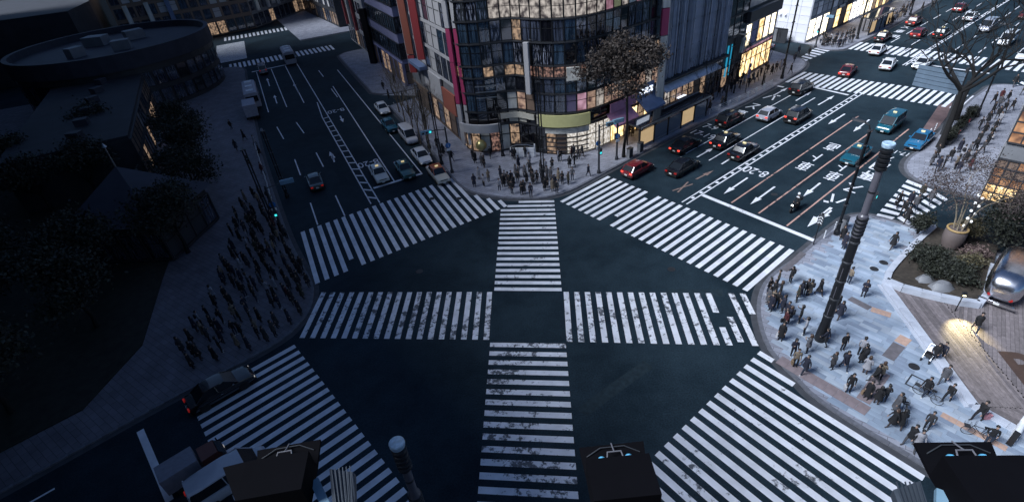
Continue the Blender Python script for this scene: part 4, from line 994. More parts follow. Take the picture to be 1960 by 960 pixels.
def carry(root, c, where):
    f = root.rotation_euler[2]; s = root.scale[0]; lx, ly = .235 * s, .08 * s
    o = inst(BAG[c], 'carried_bag', None, (root.location.x + lx * math.cos(f) - ly * math.sin(f), root.location.y + lx * math.sin(f) + ly * math.cos(f), root.location.z + .30 * s), f + PI / 2)
    tag(o, '%s bag held by a person %s' % (c, where), 'bag', 'carrier bags held by people')
def crowd(pts, where, group, face=None, spread=180, looks=None):
    for i, p in enumerate(pts):
        f = (face if face is not None else 0) + random.uniform(-spread, spread)
        lk = random.choice(looks) if looks else random.randrange(len(LOOK)); pr = person(p, f, where, group, lk, pack=random.random() < .12)
        if lk in (0, 10, 2) and random.random() < .4 and p[1] < 60 and p[0] > 0: carry(pr, random.choice(('white', 'tan', 'black', 'white')), where)
STANDS = [0, 1, 1, 4, 4, 6, 8, 8, 10, 10, 0, 7]; WALKS = [2, 3, 5, 9]
# east corner, along the curved kerb
crowd([(19.70, 30.28), (19.93, 29.99), (19.51, 29.44), (21.33, 32.13), (20.83, 30.74), (20.27, 29.14), (19.73, 27.63), (18.79, 26.33), (20.21, 27.96), (22.58, 32.48), (21.91, 30.13), (22.48, 30.68), (22.93, 30.74), (23.24, 30.75), (20.45, 31.00), (20.07, 29.66), (20.21, 31.30), (20.24, 28.43)], 'by the curved east kerb', 'people waiting at the east kerb', 170, 60, STANDS)
crowd([(23.93, 30.64), (20.95, 27.85), (20.66, 26.60), (21.48, 25.42), (22.45, 24.82), (26.91, 31.63), (27.08, 29.95), (24.03, 28.44), (24.00, 27.92)], 'near the thick lamp post', 'people on the east pavers by the lamp post', 0, 180)
crowd([(18.60, 23.82), (18.86, 24.71), (20.00, 24.91), (18.85, 23.12), (20.83, 23.28), (21.54, 23.14), (22.99, 23.51), (23.27, 24.15), (22.68, 22.61), (23.30, 22.07), (22.77, 21.79), (20.78, 21.30)], 'among the east pavers group', 'people standing about on the east pavers', 150, 120)
crowd([(21.58, 20.65), (21.90, 20.20), (22.43, 20.29), (22.61, 19.51), (22.14, 18.41), (21.77, 18.53), (21.94, 17.27), (22.11, 16.94), (23.62, 18.12), (26.15, 16.75)], 'near the east pavement end', 'people at the south end of the east pavement', 150, 120)
person((25.14, 20.49), 200, 'stepping beside the square paving frame', 'people by the deck', 3, 0)
person((26.88, 21.25), 215, 'by the white deck kerb', 'people by the deck', 9, 5)
person((26.12, 19.87), 200, 'by the end of the white deck kerb', 'people by the deck', 2, 0)
person((26.85, 18.36), 190, 'beside the pink shopping bag', 'people by the deck', 2, 0)
person((32.12, 25.25), 240, 'on the timber deck beside the lit patch', 'people by the deck', 3, 0, z=KH + .04)
person((27.64, 23.11), 215, 'pushing the pushchair', 'people by the deck', ('push', 'bob', 'mid', 'leaning forward'), 0)
person((28.09, 23.14), 215, 'beside the pushchair pusher', 'people by the deck', 2, 3)
crowd([(29.21, 36.24), (29.65, 37.33), (33.04, 35.55)], 'near the side street kerb', 'people near the north edge of the east corner', 220, 40)
crowd([(37.78, 41.89), (37.25, 40.41), (38.73, 41.69), (38.86, 41.06), (40.84, 43.02), (40.89, 41.86), (36.72, 39.19)], 'on the side street crossing', 'people on the side street crossing', 220, 40, WALKS)
crowd([(51.04, 51.38), (46.28, 49.12), (45.94, 47.80), (46.79, 48.10), (47.94, 47.84), (48.80, 47.14), (49.73, 48.84), (52.98, 50.62), (55.06, 52.40), (52.76, 51.38), (51.34, 50.47)], 'past the side street', 'people past the side street', 40, 180)
crowd([(64.44, 63.05), (64.26, 61.92), (64.91, 60.76), (59.31, 57.65), (61.48, 58.80), (58.31, 55.41), (60.30, 57.20)], 'along the pale mesh wall', 'people along the mesh wall', 220, 60, WALKS)
crowd([(48.57, 49.51), (50.22, 49.92), (50.31, 48.57), (54.11, 52.64), (56.54, 54.76), (56.58, 53.82), (57.41, 56.47), (61.92, 60.13), (63.34, 60.09), (66.60, 63.41), (66.29, 64.12), (47.93, 50.60), (47.41, 46.84)], 'on the pavement beside the hedge planters', 'people beside the hedge planters', 216, 180, WALKS)
crowd([(71.69, 68.34), (70.24, 65.22)], 'on the small crossing at the right', 'people on the small right crossing', 220, 30, WALKS)
# north corner, outside the glass building
NPW = [(-3.82, 62.57), (-3.52, 61.58), (-3.62, 55.13), (-3.06, 56.98), (-2.65, 60.70), (-2.37, 59.97), (-2.49, 54.89), (-1.92, 56.12), (-0.44, 56.39), (-0.21, 54.39), (-0.70, 53.37), (0.48, 53.86), (0.70, 52.34), (0.77, 54.94), (1.36, 56.39), (1.53, 54.77), (2.55, 54.55), (3.10, 57.22), (3.28, 54.20), (2.75, 51.28), (3.74, 54.29), (1.77, 52.02), (2.04, 52.14), (4.43, 52.45), (5.31, 52.08), (5.71, 51.54), (6.25, 54.31), (7.27, 53.32), (7.85, 54.15), (6.61, 53.65), (4.34, 55.72), (5.40, 54.69), (0.01, 55.11), (0.35, 54.65), (0.93, 53.95), (1.73, 56.31), (2.45, 56.15), (3.21, 55.38), (4.77, 53.11), (5.63, 52.93)]
crowd(NPW, 'in the north kerb crowd', 'crowd waiting at the north kerb', 260, 60, STANDS)
crowd([(1.33, 61.67), (1.58, 61.30), (1.88, 58.80), (2.95, 61.60), (3.25, 59.52), (4.50, 57.03), (5.01, 57.06), (5.89, 57.43), (5.03, 55.52), (8.00, 57.37), (8.70, 57.79), (9.83, 54.71), (6.94, 59.55), (7.19, 59.49), (8.69, 60.21), (9.42, 59.42), (10.04, 60.35), (8.99, 60.45), (11.81, 62.34), (-1.55, 62.68)], 'outside the glass corner building', 'people outside the glass corner building', 0, 180)
crowd([(17.29, 65.80), (17.59, 65.00)], 'under the pink awning', 'people under the pink awning', 0, 180)
crowd([(35.98, 77.73), (38.17, 80.66), (38.92, 79.88), (33.81, 78.42), (41.79, 79.46), (44.51, 84.11), (43.16, 83.42), (47.82, 82.96), (36.87, 78.71)], 'before the gold lit shop', 'people before the gold lit shop', 216, 60, WALKS)
crowd([(32.30, 75.70), (33.47, 76.06), (34.52, 76.70), (37.66, 78.46), (39.27, 78.97), (40.66, 80.64), (41.66, 81.39), (44.94, 83.38), (46.13, 84.43), (47.22, 85.25), (48.45, 86.34), (40.76, 82.82), (39.40, 81.61)], 'between the fins and gold shop', 'people between the fins and the gold shop', 216, 180, WALKS)
crowd([(29.41, 73.56), (29.82, 72.55), (30.97, 74.23), (32.15, 71.63), (31.07, 72.62), (29.12, 71.66), (28.78, 72.86), (30.14, 70.93)], 'behind the bus shelter', 'people behind the bus shelter', 0, 180)
crowd([(54.93, 90.78), (53.85, 92.25), (51.07, 88.23)], 'crossing by the marble building', 'people on the north side street crossing', 60, 60, WALKS)
FPTS = [(60.77, 97.75), (60.31, 95.70), (61.16, 96.24), (61.52, 96.09), (61.36, 94.84), (61.95, 94.16), (62.42, 94.40), (63.06, 94.57), (63.74, 95.17), (65.07, 95.95), (65.94, 96.48), (62.53, 96.12), (61.78, 99.17), (61.91, 98.19), (62.94, 98.22), (63.96, 98.24), (64.68, 97.94), (65.83, 98.38), (67.27, 99.66), (68.27, 100.19)]
crowd(FPTS, 'in the crowd at the far corner', 'crowd at the far corner', 230, 60, STANDS)
crowd([(76.77, 103.99), (78.03, 105.02), (79.32, 106.07), (80.33, 106.70), (81.36, 107.34), (82.70, 108.43), (80.27, 107.88), (81.40, 108.49), (83.41, 109.86), (85.28, 111.36), (87.02, 112.98), (82.35, 109.19), (84.70, 111.04), (88.89, 114.60), (84.63, 109.85), (78.94, 105.14), (78.96, 106.80), (86.46, 113.28), (91.30, 117.36), (88.84, 115.29)], 'past the far bus shelter', 'people on the far pavement', 216, 60)
crowd([(90.78, 113.46), (92.89, 113.48)], 'crossing the far road', 'people crossing the far road', 300, 30, WALKS)
crowd([(-20.41, 96.69), (-18.83, 100.24)], 'on the alley crossing', 'people on the alley crossing', 110, 40, WALKS)
crowd([(-18.75, 91.52), (-16.00, 89.31), (-14.13, 81.72), (-8.23, 65.79), (-7.22, 65.55), (-8.76, 67.66), (-7.75, 64.84), (-6.56, 62.93), (-13.45, 79.91)], 'under the bare street trees', 'people under the bare street trees', 112, 180)
# west square: a dense crowd
random.seed(31)
WP = inset(WKERB, .8); wpts = []
WPOLY = [(-24.46, 49.14), (-21.14, 43.12), (-18.86, 38.77), (-18.31, 35.60), (-18.87, 33.04), (-21.60, 30.56), (-24.37, 29.18), (-26.99, 28.69), (-27.67, 33.83), (-28.38, 41.13), (-31.52, 53.38), (-32.15, 58.48), (-29.01, 57.82)]
xs = [p[0] for p in WPOLY]; ys = [p[1] for p in WPOLY]
tries = 0
while len(wpts) < 135 and tries < 6000:
    tries += 1; p = (random.uniform(min(xs), max(xs)), random.uniform(min(ys), max(ys)))
    if inside(p, WPOLY) and all((p[0] - q[0]) ** 2 + (p[1] - q[1]) ** 2 > .5 for q in wpts): wpts.append(p)
crowd(wpts, 'in the west square crowd', 'dense crowd on the west square', 20, 60, STANDS)
crowd([(-34.56, 71.36), (-36.80, 75.65), (-39.35, 78.30), (-32.03, 64.93), (-34.88, 67.99), (-43.44, 83.67), (-39.07, 74.30)], 'up the west pavement', 'people up the west pavement', 112, 180, WALKS)
# ================================================================== vehicles
random.seed(11)
M['car_paint'] = mat('car_paint', (.1, .1, .1), .25, metal=.0, objcol=True, var=.05, scale=1.5, coat=.8, spec=.6)
M['car_glass'] = mat('car_glass', (.012, .016, .022), .18, spec=.45)
M['tyre'] = mat('tyre_rubber', (.012, .012, .013), .85)
M['rim'] = mat('wheel_rim', (.32, .33, .35), .35, metal=.8)
M['trim'] = mat('black_trim', (.01, .01, .011), .5)
M['chrome'] = mat('chrome', (.6, .6, .62), .15, metal=1)
M['head_off'] = mat('headlamp_glass', (.55, .57, .6), .12, emit=(1, .95, .85), estr=.08)
M['head_on'] = mat('headlamp_lit', (.8, .8, .8), .12, emit=(1, .95, .85), estr=2.5)
M['tail'] = mat('tail_lamp', (.20, .01, .01), .2, emit=(1, .04, .03), estr=.03)
M['tail_on'] = mat('brake_lamp_lit', (.4, .02, .02), .2, emit=(1, .08, .05), estr=.32)
M['plate'] = mat('number_plate', (.6, .6, .58), .5)
M['roof_sign'] = mat('taxi_roof_lamp', (.55, .5, .3), .4, emit=(1, .8, .4), estr=.12)
tyre_me = MB().lathe([(.20, -.10), (.30, -.10), (.325, -.06), (.325, .06), (.30, .10), (.20, .10)], M['tyre'], n=18, axis='y').mesh('tyre', smooth=40)
rim_me = MB().lathe([(.05, -.085), (.20, -.08), (.21, -.05), (.21, .05), (.20, .08), (.05, .085)], M['rim'], n=14, axis='y').mesh('rim', smooth=40)
def wheel(root, x, y, s=1.0):
    w = inst(tyre_me, 'wheel', root, (x, y, .325 * s)); w.scale = (s, s, s); inst(rim_me, 'rim', w); return w
CARS = {
    # length, width, body stations (x, top z, half width), greenhouse: rear base, roof rear, roof front, screen base, belt z, roof z, roof half width
    'sedan': dict(L=4.7, W=1.78, st=[(-2.33, .70, .78), (-2.2, .92, .86), (-1.5, .98, .89), (-.6, .97, .89), (.7, .97, .89), (1.2, .93, .88), (1.9, .84, .85), (2.22, .70, .78), (2.34, .55, .66)], g=(-1.75, -1.0, .35, 1.15, .95, 1.46, .60)),
    'taxi': dict(L=4.7, W=1.72, st=[(-2.34, .80, .80), (-2.28, .95, .84), (-1.4, .98, .86), (-.6, .97, .86), (.7, .97, .86), (1.15, .95, .86), (2.1, .88, .84), (2.28, .80, .80), (2.34, .50, .76)], g=(-1.45, -1.05, .30, .95, .96, 1.52, .62)),
    'hatch': dict(L=4.2, W=1.76, st=[(-2.05, .80, .78), (-1.98, 1.0, .85), (-1.2, 1.02, .88), (-.3, 1.0, .88), (.7, .98, .88), (1.15, .93, .87), (1.75, .82, .83), (2.0, .68, .76), (2.1, .52, .64)], g=(-1.95, -1.45, .25, 1.1, .98, 1.50, .62)),
    'suv': dict(L=4.7, W=1.86, st=[(-2.3, .95, .84), (-2.25, 1.1, .90), (-1.2, 1.12, .93), (-.3, 1.1, .93), (.8, 1.1, .93), (1.2, 1.06, .92), (1.95, .98, .89), (2.22, .85, .82), (2.34, .6, .72)], g=(-2.2, -1.85, .30, 1.15, 1.08, 1.76, .70)),
    'van': dict(L=4.75, W=1.72, st=[(-2.36, 1.0, .82), (-2.32, 1.12, .85), (-1.2, 1.14, .86), (.2, 1.12, .86), (1.2, 1.10, .86), (1.8, 1.04, .85), (2.15, .92, .83), (2.32, .75, .78), (2.38, .5, .70)], g=(-2.3, -2.1, .95, 1.75, 1.1, 1.93, .72)),
}
def car_proto(kind, sign=False, lights='off'):
    P = CARS[kind]; root = empty({'sedan': 'saloon_car', 'taxi': 'taxi', 'hatch': 'hatchback_car', 'suv': 'estate_car', 'van': 'van'}[kind])
    mb = MB(); rings = []
    for x, zt, w in P['st']:
        z0 = .24; e = .10 if abs(x) > P['L'] / 2 - .1 else 0
        half = [(w * .86, z0 + e), (w * .97, z0 + .12 + e), (w, (z0 + zt) / 2), (w * .985, zt - .16), (w * .93, zt - .04), (w * .70, zt), (w * .30, zt + .012)]
        rings.append([(x, y, z) for y, z in half] + [(x, -y, z) for y, z in reversed(half)])
    mb.loft(rings, M['car_paint']); bd = mb.obj('body', root, smooth=35, fix=True)
    xb, xr, xf, xw, zb, zr, wr = P['g']; wb = P['st'][3][2] * .93
    B = {'rb': (xb, wb * .88, zb), 'fb': (xw, wb * .92, zb), 'rr': (xr, wr, zr), 'fr': (xf, wr, zr)}
    q = lambda k, s: Vector((B[k][0], B[k][1] * s, B[k][2]))
    def sheet(name, pts, m='car_glass', lift=0):
        mb = MB(); c = sum((Vector(p) for p in pts), Vector()) / len(pts); n = (Vector(pts[1]) - Vector(pts[0])).cross(Vector(pts[2]) - Vector(pts[1])).normalized()
        ins = [c + (Vector(p) - c) * .955 + n * lift for p in pts]; mb.add(ins, [tuple(range(len(pts)))], M[m]); return mb.obj(name, root)
    core = MB(); bot = [q('rb', 1), q('fb', 1), q('fb', -1), q('rb', -1)]; top = [q('rr', 1), q('fr', 1), q('fr', -1), q('rr', -1)]
    cn = sum(bot + top, Vector()) / 8; sh = lambda p: cn + (p - cn) * .97
    core.add([sh(p) for p in bot + top], [(0, 1, 5, 4), (1, 2, 6, 5), (2, 3, 7, 6), (3, 0, 4, 7)], M['trim']); core.obj('cabin', root)
    sheet('windscreen', [q('fb', -1), q('fb', 1), q('fr', 1), q('fr', -1)]); sheet('rear_window', [q('rb', 1), q('rb', -1), q('rr', -1), q('rr', 1)])
    for s in (1, -1):
        mid_b = Vector((-.25, wb * .93 * s, zb)); mid_t = Vector((-.3, wr * s, zr))
        f = [mid_b, q('fb', s), q('fr', s), mid_t]; r = [q('rb', s), mid_b, mid_t, q('rr', s)]
        if s > 0: f.reverse(); r.reverse()
        sheet('side_window', f); sheet('side_window', r)
    rf = MB(); n = 6; rings = []
    for i in range(n + 1):
        t = i / n; x = xr - .06 + (xf - xr + .12) * t; w = (wr + .035) * (1 - .10 * (2 * t - 1) ** 4); z = zr + .045 * (1 - (2 * t - 1) ** 2)
        rings.append([(x, w, zr - .035), (x, w * .96, z - .004), (x, w * .6, z + .03), (x, -w * .6, z + .03), (x, -w * .96, z - .004), (x, -w, zr - .035)])
    rf.loft(rings, M['car_paint'])
    for s in (1, -1):
        rf.bar(q('fb', s), q('fr', s), .075, .05, M['car_paint']); rf.bar(q('rb', s), q('rr', s), .10, .05, M['car_paint']); rf.bar((-.25, wb * .93 * s, zb), (-.3, wr * s, zr), .07, .05, M['car_paint'])
    rf.obj('roof', root, smooth=50, fix=True)
    L, w = P['L'], P['st'][1][2]
    wx = L * .295
    for x in (-wx, wx):
        for s in (1, -1):
            MB().lathe([(.05, -.02), (.37, -.02), (.37, .02), (.05, .02)], M['trim'], n=16, axis='y').obj('wheel_arch', root, loc=(x, s * (P['W'] / 2 - .03), .345)); wheel(root, x, s * (P['W'] / 2 - .085))
    xf_, xt = L / 2, -L / 2; zf = P['st'][-2][1]; zt = P['st'][0][1]
    hl, tl = M['head_on' if lights == 'head' else 'head_off'], M['tail_on' if lights == 'brake' else 'tail']
    for s in (1, -1):
        MB().box((0, 0, 0), (.14, .30, .11), hl).obj('headlight', root, loc=(xf_ - .13, s * w * .70, zf - .15)); MB().box((0, 0, 0), (.12, .30, .17), tl).obj('tail_light', root, loc=(xt + .045, s * w * .72, zt + .02))
        MB().box((0, 0, 0), (.12, .20, .13), M['car_paint']).obj('mirror', root, loc=(xw - .35, s * (P['W'] / 2 + .06), zb + .05))
        MB().box((0, 0, 0), (.14, .02, .03), M['chrome']).obj('door_handle', root, loc=(-.1, s * (P['st'][3][2] + .0), zb - .22))
    MB().box((0, 0, 0), (.14, w * 1.75, .16), M['trim']).obj('bumper', root, loc=(xf_ - .07, 0, .36)); MB().box((0, 0, 0), (.14, w * 1.8, .16), M['trim']).obj('bumper', root, loc=(xt + .05, 0, .38))
    MB().box((0, 0, 0), (.04, .9, .12), M['trim']).obj('grille', root, loc=(xf_ - .06, 0, zf - .10))
    MB().box((0, 0, 0), (.02, .33, .165), M['plate']).obj('number_plate', root, loc=(xt - .03, 0, .58)); MB().box((0, 0, 0), (.02, .33, .165), M['plate']).obj('number_plate', root, loc=(xf_ + .01, 0, .42))
    if sign:
        mb = MB(); mb.prism([(-.09, -.19), (.09, -.19), (.09, .19), (-.09, .19)], 0, .13, M['roof_sign']); mb.obj('roof_lamp', root, loc=((xr + xf) / 2 + .25, 0, zr + .07))
    return root
PROTO = {}
def car(kind, p, head, color, label, sign=False, lights='off', roof=None, group=None):
    k = (kind, sign, lights)
    if k not in PROTO: PROTO[k] = car_proto(*k); o = PROTO[k]
    else: o = copy_tree(PROTO[k])
    o.location = (p[0], p[1], 0); o.rotation_euler = (0, 0, R(head))
    paint_tree(o, color, ('body', 'roof', 'mirror'))
    if roof: paint_tree(o, roof, ('roof',))
    tag(o, label, 'car', group); return o
BLK, WHT, RED, TEAL, BLUE, SILV = (.006, .006, .008), (.66, .67, .69), (.15, .014, .02), (.008, .085, .125), (.012, .12, .25), (.36, .37, .43)
car('hatch', (15.62, 54.62), NE, RED, 'dark red hatchback at the kerb just past the north-east crossing', lights='brake')
car('sedan', (20.73, 54.00), NE, BLK, 'black saloon beside the red hatchback')
car('sedan', (22.94, 59.71), NE, BLK, 'black saloon in the kerb lane beside the bus shelter', lights='brake')
car('taxi', (28.03, 59.89), NE, BLK, 'black taxi in the second lane beside the painted hours', True, 'brake')
car('taxi', (28.86, 56.38), NE, BLK, 'black taxi nearest the double centre line', True)
car('suv', (31.16, 66.17), NE, BLK, 'black people carrier over the kerb lane lettering')
car('hatch', (36.70, 66.57), NE, SILV, 'silver white hatchback in the middle lane', lights='brake')
car('suv', (39.88, 65.08), NE, BLK, 'black estate next to the silver white hatchback', lights='brake')
car('suv', (45.40, 74.96), NE, BLK, 'black off-roader stopped at the far stop line')
car('taxi', (40.07, 52.50), NE + 180, TEAL, 'dark teal taxi over the painted lettering', True, 'head')
car('van', (48.59, 59.54), NE + 180, TEAL, 'tall teal taxi coming down beside the orange line', True, 'head')
car('taxi', (48.71, 54.46), NE + 180, BLUE, 'bright blue taxi parked by the red lane', True)
car('sedan', (55.66, 80.49), NE + 8, RED, 'red car crossing the far bars', lights='brake')
car('sedan', (66.04, 89.20), NE + 4, WHT, 'white saloon on the farther far crossing')
car('sedan', (62.70, 81.46), NE + 8, WHT, 'white saloon between the two far crossings')
car('sedan', (67.44, 80.32), NE + 180, WHT, 'white saloon beside the slatted sign board', lights='head')
car('taxi', (71.53, 96.31), NE, BLK, 'black taxi by the far bus shelter', True)
car('taxi', (82.81, 104.38), NE, (.10, .03, .03), 'dark red taxi at the far kerb', True, 'brake')
car('hatch', (78.07, 96.31), NE, RED, 'red hatchback beyond the far crossing', lights='brake')
car('taxi', (81.20, 94.93), NE, BLK, 'black taxi beyond the far crossing near the centre line', True, 'brake')
car('sedan', (96.81, 110.81), NE, RED, 'red car farthest up the road', lights='brake')
car('sedan', (93.34, 103.62), NE, WHT, 'white car farthest up the road beside the red one')
car('van', (90.31, 95.84), NE + 180, SILV, 'pale van seen through the bare branches')
car('van', (86.60, 87.20), NE + 180, WHT, 'white van waiting beyond the far stop line')
car('sedan', (82.88, 79.35), NE + 180, WHT, 'white car at the far right stop line')
car('sedan', (102.09, 101.20), NE + 180, (.1, .02, .02), 'dark red car coming down the far road')
car('sedan', (50.17, 98.92), 128, SILV, 'silver car in the side street by the dark hoarding')
car('sedan', (-18.95, 85.28), NW + 180, WHT, 'white saloon by the alley crossing')
car('taxi', (-16.63, 77.07), NW + 180, TEAL, 'dark teal taxi behind the white van')
car('van', (-13.20, 71.92), NW + 180, (.55, .54, .56), 'white van between the teal taxi and the kerbside saloon')
car('sedan', (-10.68, 64.56), NW + 180, WHT, 'white saloon behind the orange roofed taxi')
car('taxi', (-8.10, 58.61), NW + 180, (.55, .52, .44), 'cream taxi with an orange roof at the kerb', True, roof=(.45, .12, .05))
car('taxi', (-15.74, 60.48), NW + 180, (.62, .61, .56), 'pale taxi with roof lamp over the painted hours', True)
car('taxi', (-12.52, 60.93), NW + 180, (.02, .10, .10), 'dark green taxi at the north-west stop line', True)
car('sedan', (-23.86, 60.41), NW, (.03, .035, .03), 'dark car driving away up the north-west road')
car('van', (-50.05, 118.87), NW, (.25, .25, .28), 'grey van at the far north-west crossing')
car('sedan', (-22.31, 26.87), SW + 180, BLK, 'black limousine beside the west kerb on the south-west crossing')
car('van', (-18.58, 19.31), SW + 180, (.40, .41, .46), 'white van under the left floodlight')
# lorry with a pale box and an orange cab
def lorry(name, p, head, cab, box, label, L=5.6, bus=False):
    o = empty(name, (p[0], p[1], 0), R(head)); h = 2.9 if bus else 2.6
    M_ = mat('lorry_' + name, cab, .4, var=.08); B_ = mat('box_' + name, box, .55, var=.12)
    if bus:
        mb = MB(); rings = [[(x, y * w, z) for y, z in ((1.15, .4), (1.22, .8), (1.22, 2.5), (1.1, 2.85), (.6, 2.95), (-.6, 2.95), (-1.1, 2.85), (-1.22, 2.5), (-1.22, .8), (-1.15, .4))] for x, w in ((-L / 2, .95), (-L / 2 + .15, 1), (L / 2 - .2, 1), (L / 2, .94))]
        mb.loft(rings, B_); mb.obj('body', o, smooth=40, fix=True)
        for i in range(int(L / 1.5)):
            for s in (1, -1): MB().box((0, 0, 0), (1.3, .05, .85), M['car_glass']).obj('window', o, loc=(-L / 2 + 1 + i * 1.5, s * 1.21, 1.95))
        for x in (-L / 2 - .01, L / 2 + .0): MB().box((0, 0, 0), (.06, 2.0, 1.0), M['car_glass']).obj('windscreen', o, loc=(x, 0, 1.9))
        for i in range(3): MB().box((0, 0, 0), (1.0, 1.2, .18), M['white_metal']).obj('roof_unit', o, loc=(-L / 3 + i * L / 3, 0, 3.02))
    else:
        MB().box((0, 0, 0), (L - 1.9, 2.0, 1.95), B_).obj('cargo_box', o, loc=(-.95, 0, 1.72))
        MB().box((0, 0, 0), (L - .3, .9, .22), M['trim']).obj('chassis', o, loc=(0, 0, .62))
        mb = MB(); x0, x1 = L / 2 - 1.7, L / 2; mb.add([(x0, -.95, .5), (x1, -.95, .5), (x1, .95, .5), (x0, .95, .5), (x0, -.9, 2.1), (x1 - .45, -.82, 2.1), (x1 - .45, .82, 2.1), (x0, .9, 2.1), (x1, -.95, 1.25), (x1, .95, 1.25)], [(3, 2, 1, 0), (4, 5, 6, 7), (0, 4, 7, 3), (0, 1, 8, 5, 4), (2, 3, 7, 6, 9), (1, 2, 9, 8)], M_); mb.add([(x1 + .01, -.85, 1.3), (x1 + .01, .85, 1.3), (x1 - .40, .78, 2.05), (x1 - .40, -.78, 2.05)], [(0, 1, 2, 3)], M['car_glass']); mb.obj('cab', o, fix=False)
        for s in (1, -1): MB().box((0, 0, 0), (.08, .3, .16), M['head_off']).obj('headlight', o, loc=(L / 2, s * .7, .75)); MB().box((0, 0, 0), (.1, .18, .3), M['trim']).obj('mirror', o, loc=(L / 2 - .2, s * 1.12, 1.6))
    for x in (-L * .3, L * .32):
        for s in (1, -1): wheel(o, x, s * .95, 1.25)
    return tag(o, label, 'bus' if bus else 'lorry')
lo = lorry('box_lorry', (-21.18, 20.30, 1.20)[:2], SW + 180, (.13, .04, .03), (.20, .20, .24), 'small lorry with a pale box and orange cab on the south-west crossing', 4.6); lo.scale = (.78, .72, .68)
lorry('city_bus', (-44.78, 97.82), NW, (.3, .3, .32), (.33, .33, .38), 'pale bus at the west kerb up the road', 9.5, True)
lorry('white_bus', (-46.22, 125.84), NW + 180, (.3, .3, .32), (.36, .36, .40), 'pale bus on the far north-west crossing', 7.5, True)
lorry('grey_lorry', (-42.3, 90.2), NW, (.20, .20, .24), (.30, .30, .36), 'grey lorry close behind the pale bus at the west kerb', 6.0)
# motorbike and rider
def motorbike(p, head):
    o = empty('motorbike', (p[0], p[1], 0), R(head), label='dark motorbike carrying a rider towards the stop line', cat='motorbike')
    for x in (-.68, .70):
        w = inst(tyre_me, 'wheel', o, (x, 0, .31)); w.scale = (.95, .6, .95); inst(rim_me, 'rim', w)
    mb = MB(); rings = [[(x, y * w, z0 + h * t) for y, t in ((1, 0), (1.1, .5), (.8, 1), (-.8, 1), (-1.1, .5), (-1, 0))] for x, w, z0, h in ((-.75, .10, .62, .22), (-.3, .16, .42, .40), (.15, .18, .38, .62), (.55, .14, .55, .42), (.85, .08, .62, .25))]
    mb.loft(rings, M['black']); mb.obj('body', o, smooth=50, fix=True)
    MB().tube([(.70, .1, .31), (.45, .1, .95)], .035, M['steel'], 6).obj('fork', o); MB().tube([(.70, -.1, .31), (.45, -.1, .95)], .035, M['steel'], 6).obj('fork', o)
    MB().tube([(.36, -.36, 1.06), (.44, -.1, 1.0), (.44, .1, 1.0), (.36, .36, 1.06)], .022, M['black'], 6).obj('handlebar', o)
    MB().lathe([(.02, -.06), (.10, -.04), (.10, .03), (.02, .05)], M['head_on'], n=10, axis='x').obj('headlight', o, loc=(.78, 0, .85))
    MB().box((0, 0, 0), (.55, .26, .10), M['trim']).obj('seat', o, loc=(-.38, 0, .84)); MB().box((0, 0, 0), (.34, .40, .34), M['dark']).obj('top_box', o, loc=(-.85, 0, 1.05))
    return o
mp = (28.48, 43.37); motorbike(mp, NE + 180)
r_ = person((mp[0] + .22, mp[1] + .16), NE + 180, 'on the motorbike', None, ('sit', 'short', None, 'riding'), 0, z=.22, s=.97)
MB().lathe([(.04, -.14), (.12, -.10), (.145, 0), (.12, .09), (.02, .15)], M['white_metal'], n=14).obj('helmet', r_, smooth=60, loc=(0, .02, 1.60))
MB().box((0, 0, 0), (.30, .03, .12), M['white_metal']).obj('chest_stripe', r_, loc=(0, .135, 1.26))
# bicycles
def bicycle(p, head, label):
    o = empty('bicycle', (p[0], p[1], KH + .02), R(head), label=label, cat='bicycle', group='bicycles on the east pavement')
    for x in (-.52, .52):
        mb = MB(); mb.tube([(x + .33 * math.cos(a), 0, .34 + .33 * math.sin(a)) for a in [2 * PI * k / 20 for k in range(21)]], .018, M['tyre'], 6, cap=False)
        for k in range(8): a = PI * k / 8; mb.tube([(x + .32 * math.cos(a), 0, .34 + .32 * math.sin(a)), (x - .32 * math.cos(a), 0, .34 - .32 * math.sin(a))], .004, M['steel'], 3)
        mb.obj('wheel', o)
    f = MB()
    for a, b in (((-.52, 0, .34), (-.18, 0, .80)), ((-.52, 0, .34), (-.08, 0, .30)), ((-.08, 0, .30), (-.20, 0, .88)), ((-.08, 0, .30), (.38, 0, .82)), ((-.18, 0, .78), (.38, 0, .84)), ((.52, 0, .34), (.36, 0, .98))): f.tube([a, b], .018, M['dark'], 6)
    f.obj('frame', o); MB().box((0, 0, 0), (.25, .14, .06), M['trim']).obj('saddle', o, loc=(-.21, 0, .91)); MB().tube([(.26, -.27, 1.02), (.36, -.08, .99), (.36, .08, .99), (.26, .27, 1.02)], .014, M['steel'], 6).obj('handlebar', o)
    b = MB()
    for z in (.72, .82, .92): b.tube([(.50, -.15, z), (.80, -.15, z), (.80, .15, z), (.50, .15, z), (.50, -.15, z)], .008, M['dark'], 4)
    for x, y in ((.5, -.15), (.8, -.15), (.8, .15), (.5, .15), (.65, -.15), (.65, .15)): b.tube([(x, y, .70), (x, y, .92)], .007, M['dark'], 4)
    b.box((.65, 0, .70), (.3, .3, .015), M['dark']); b.obj('basket', o)
bicycle((26.03, 17.29), 150, 'bicycle with front basket beside the orange tactile strip'); bicycle((25.01, 13.94), 140, 'bicycle lying near the grey paving by the right floodlight'); bicycle((22.84, 18.97), 60, 'bicycle held in the group at the south end'); bicycle((25.10, 20.20), 120, 'bicycle beside the square paving frame')
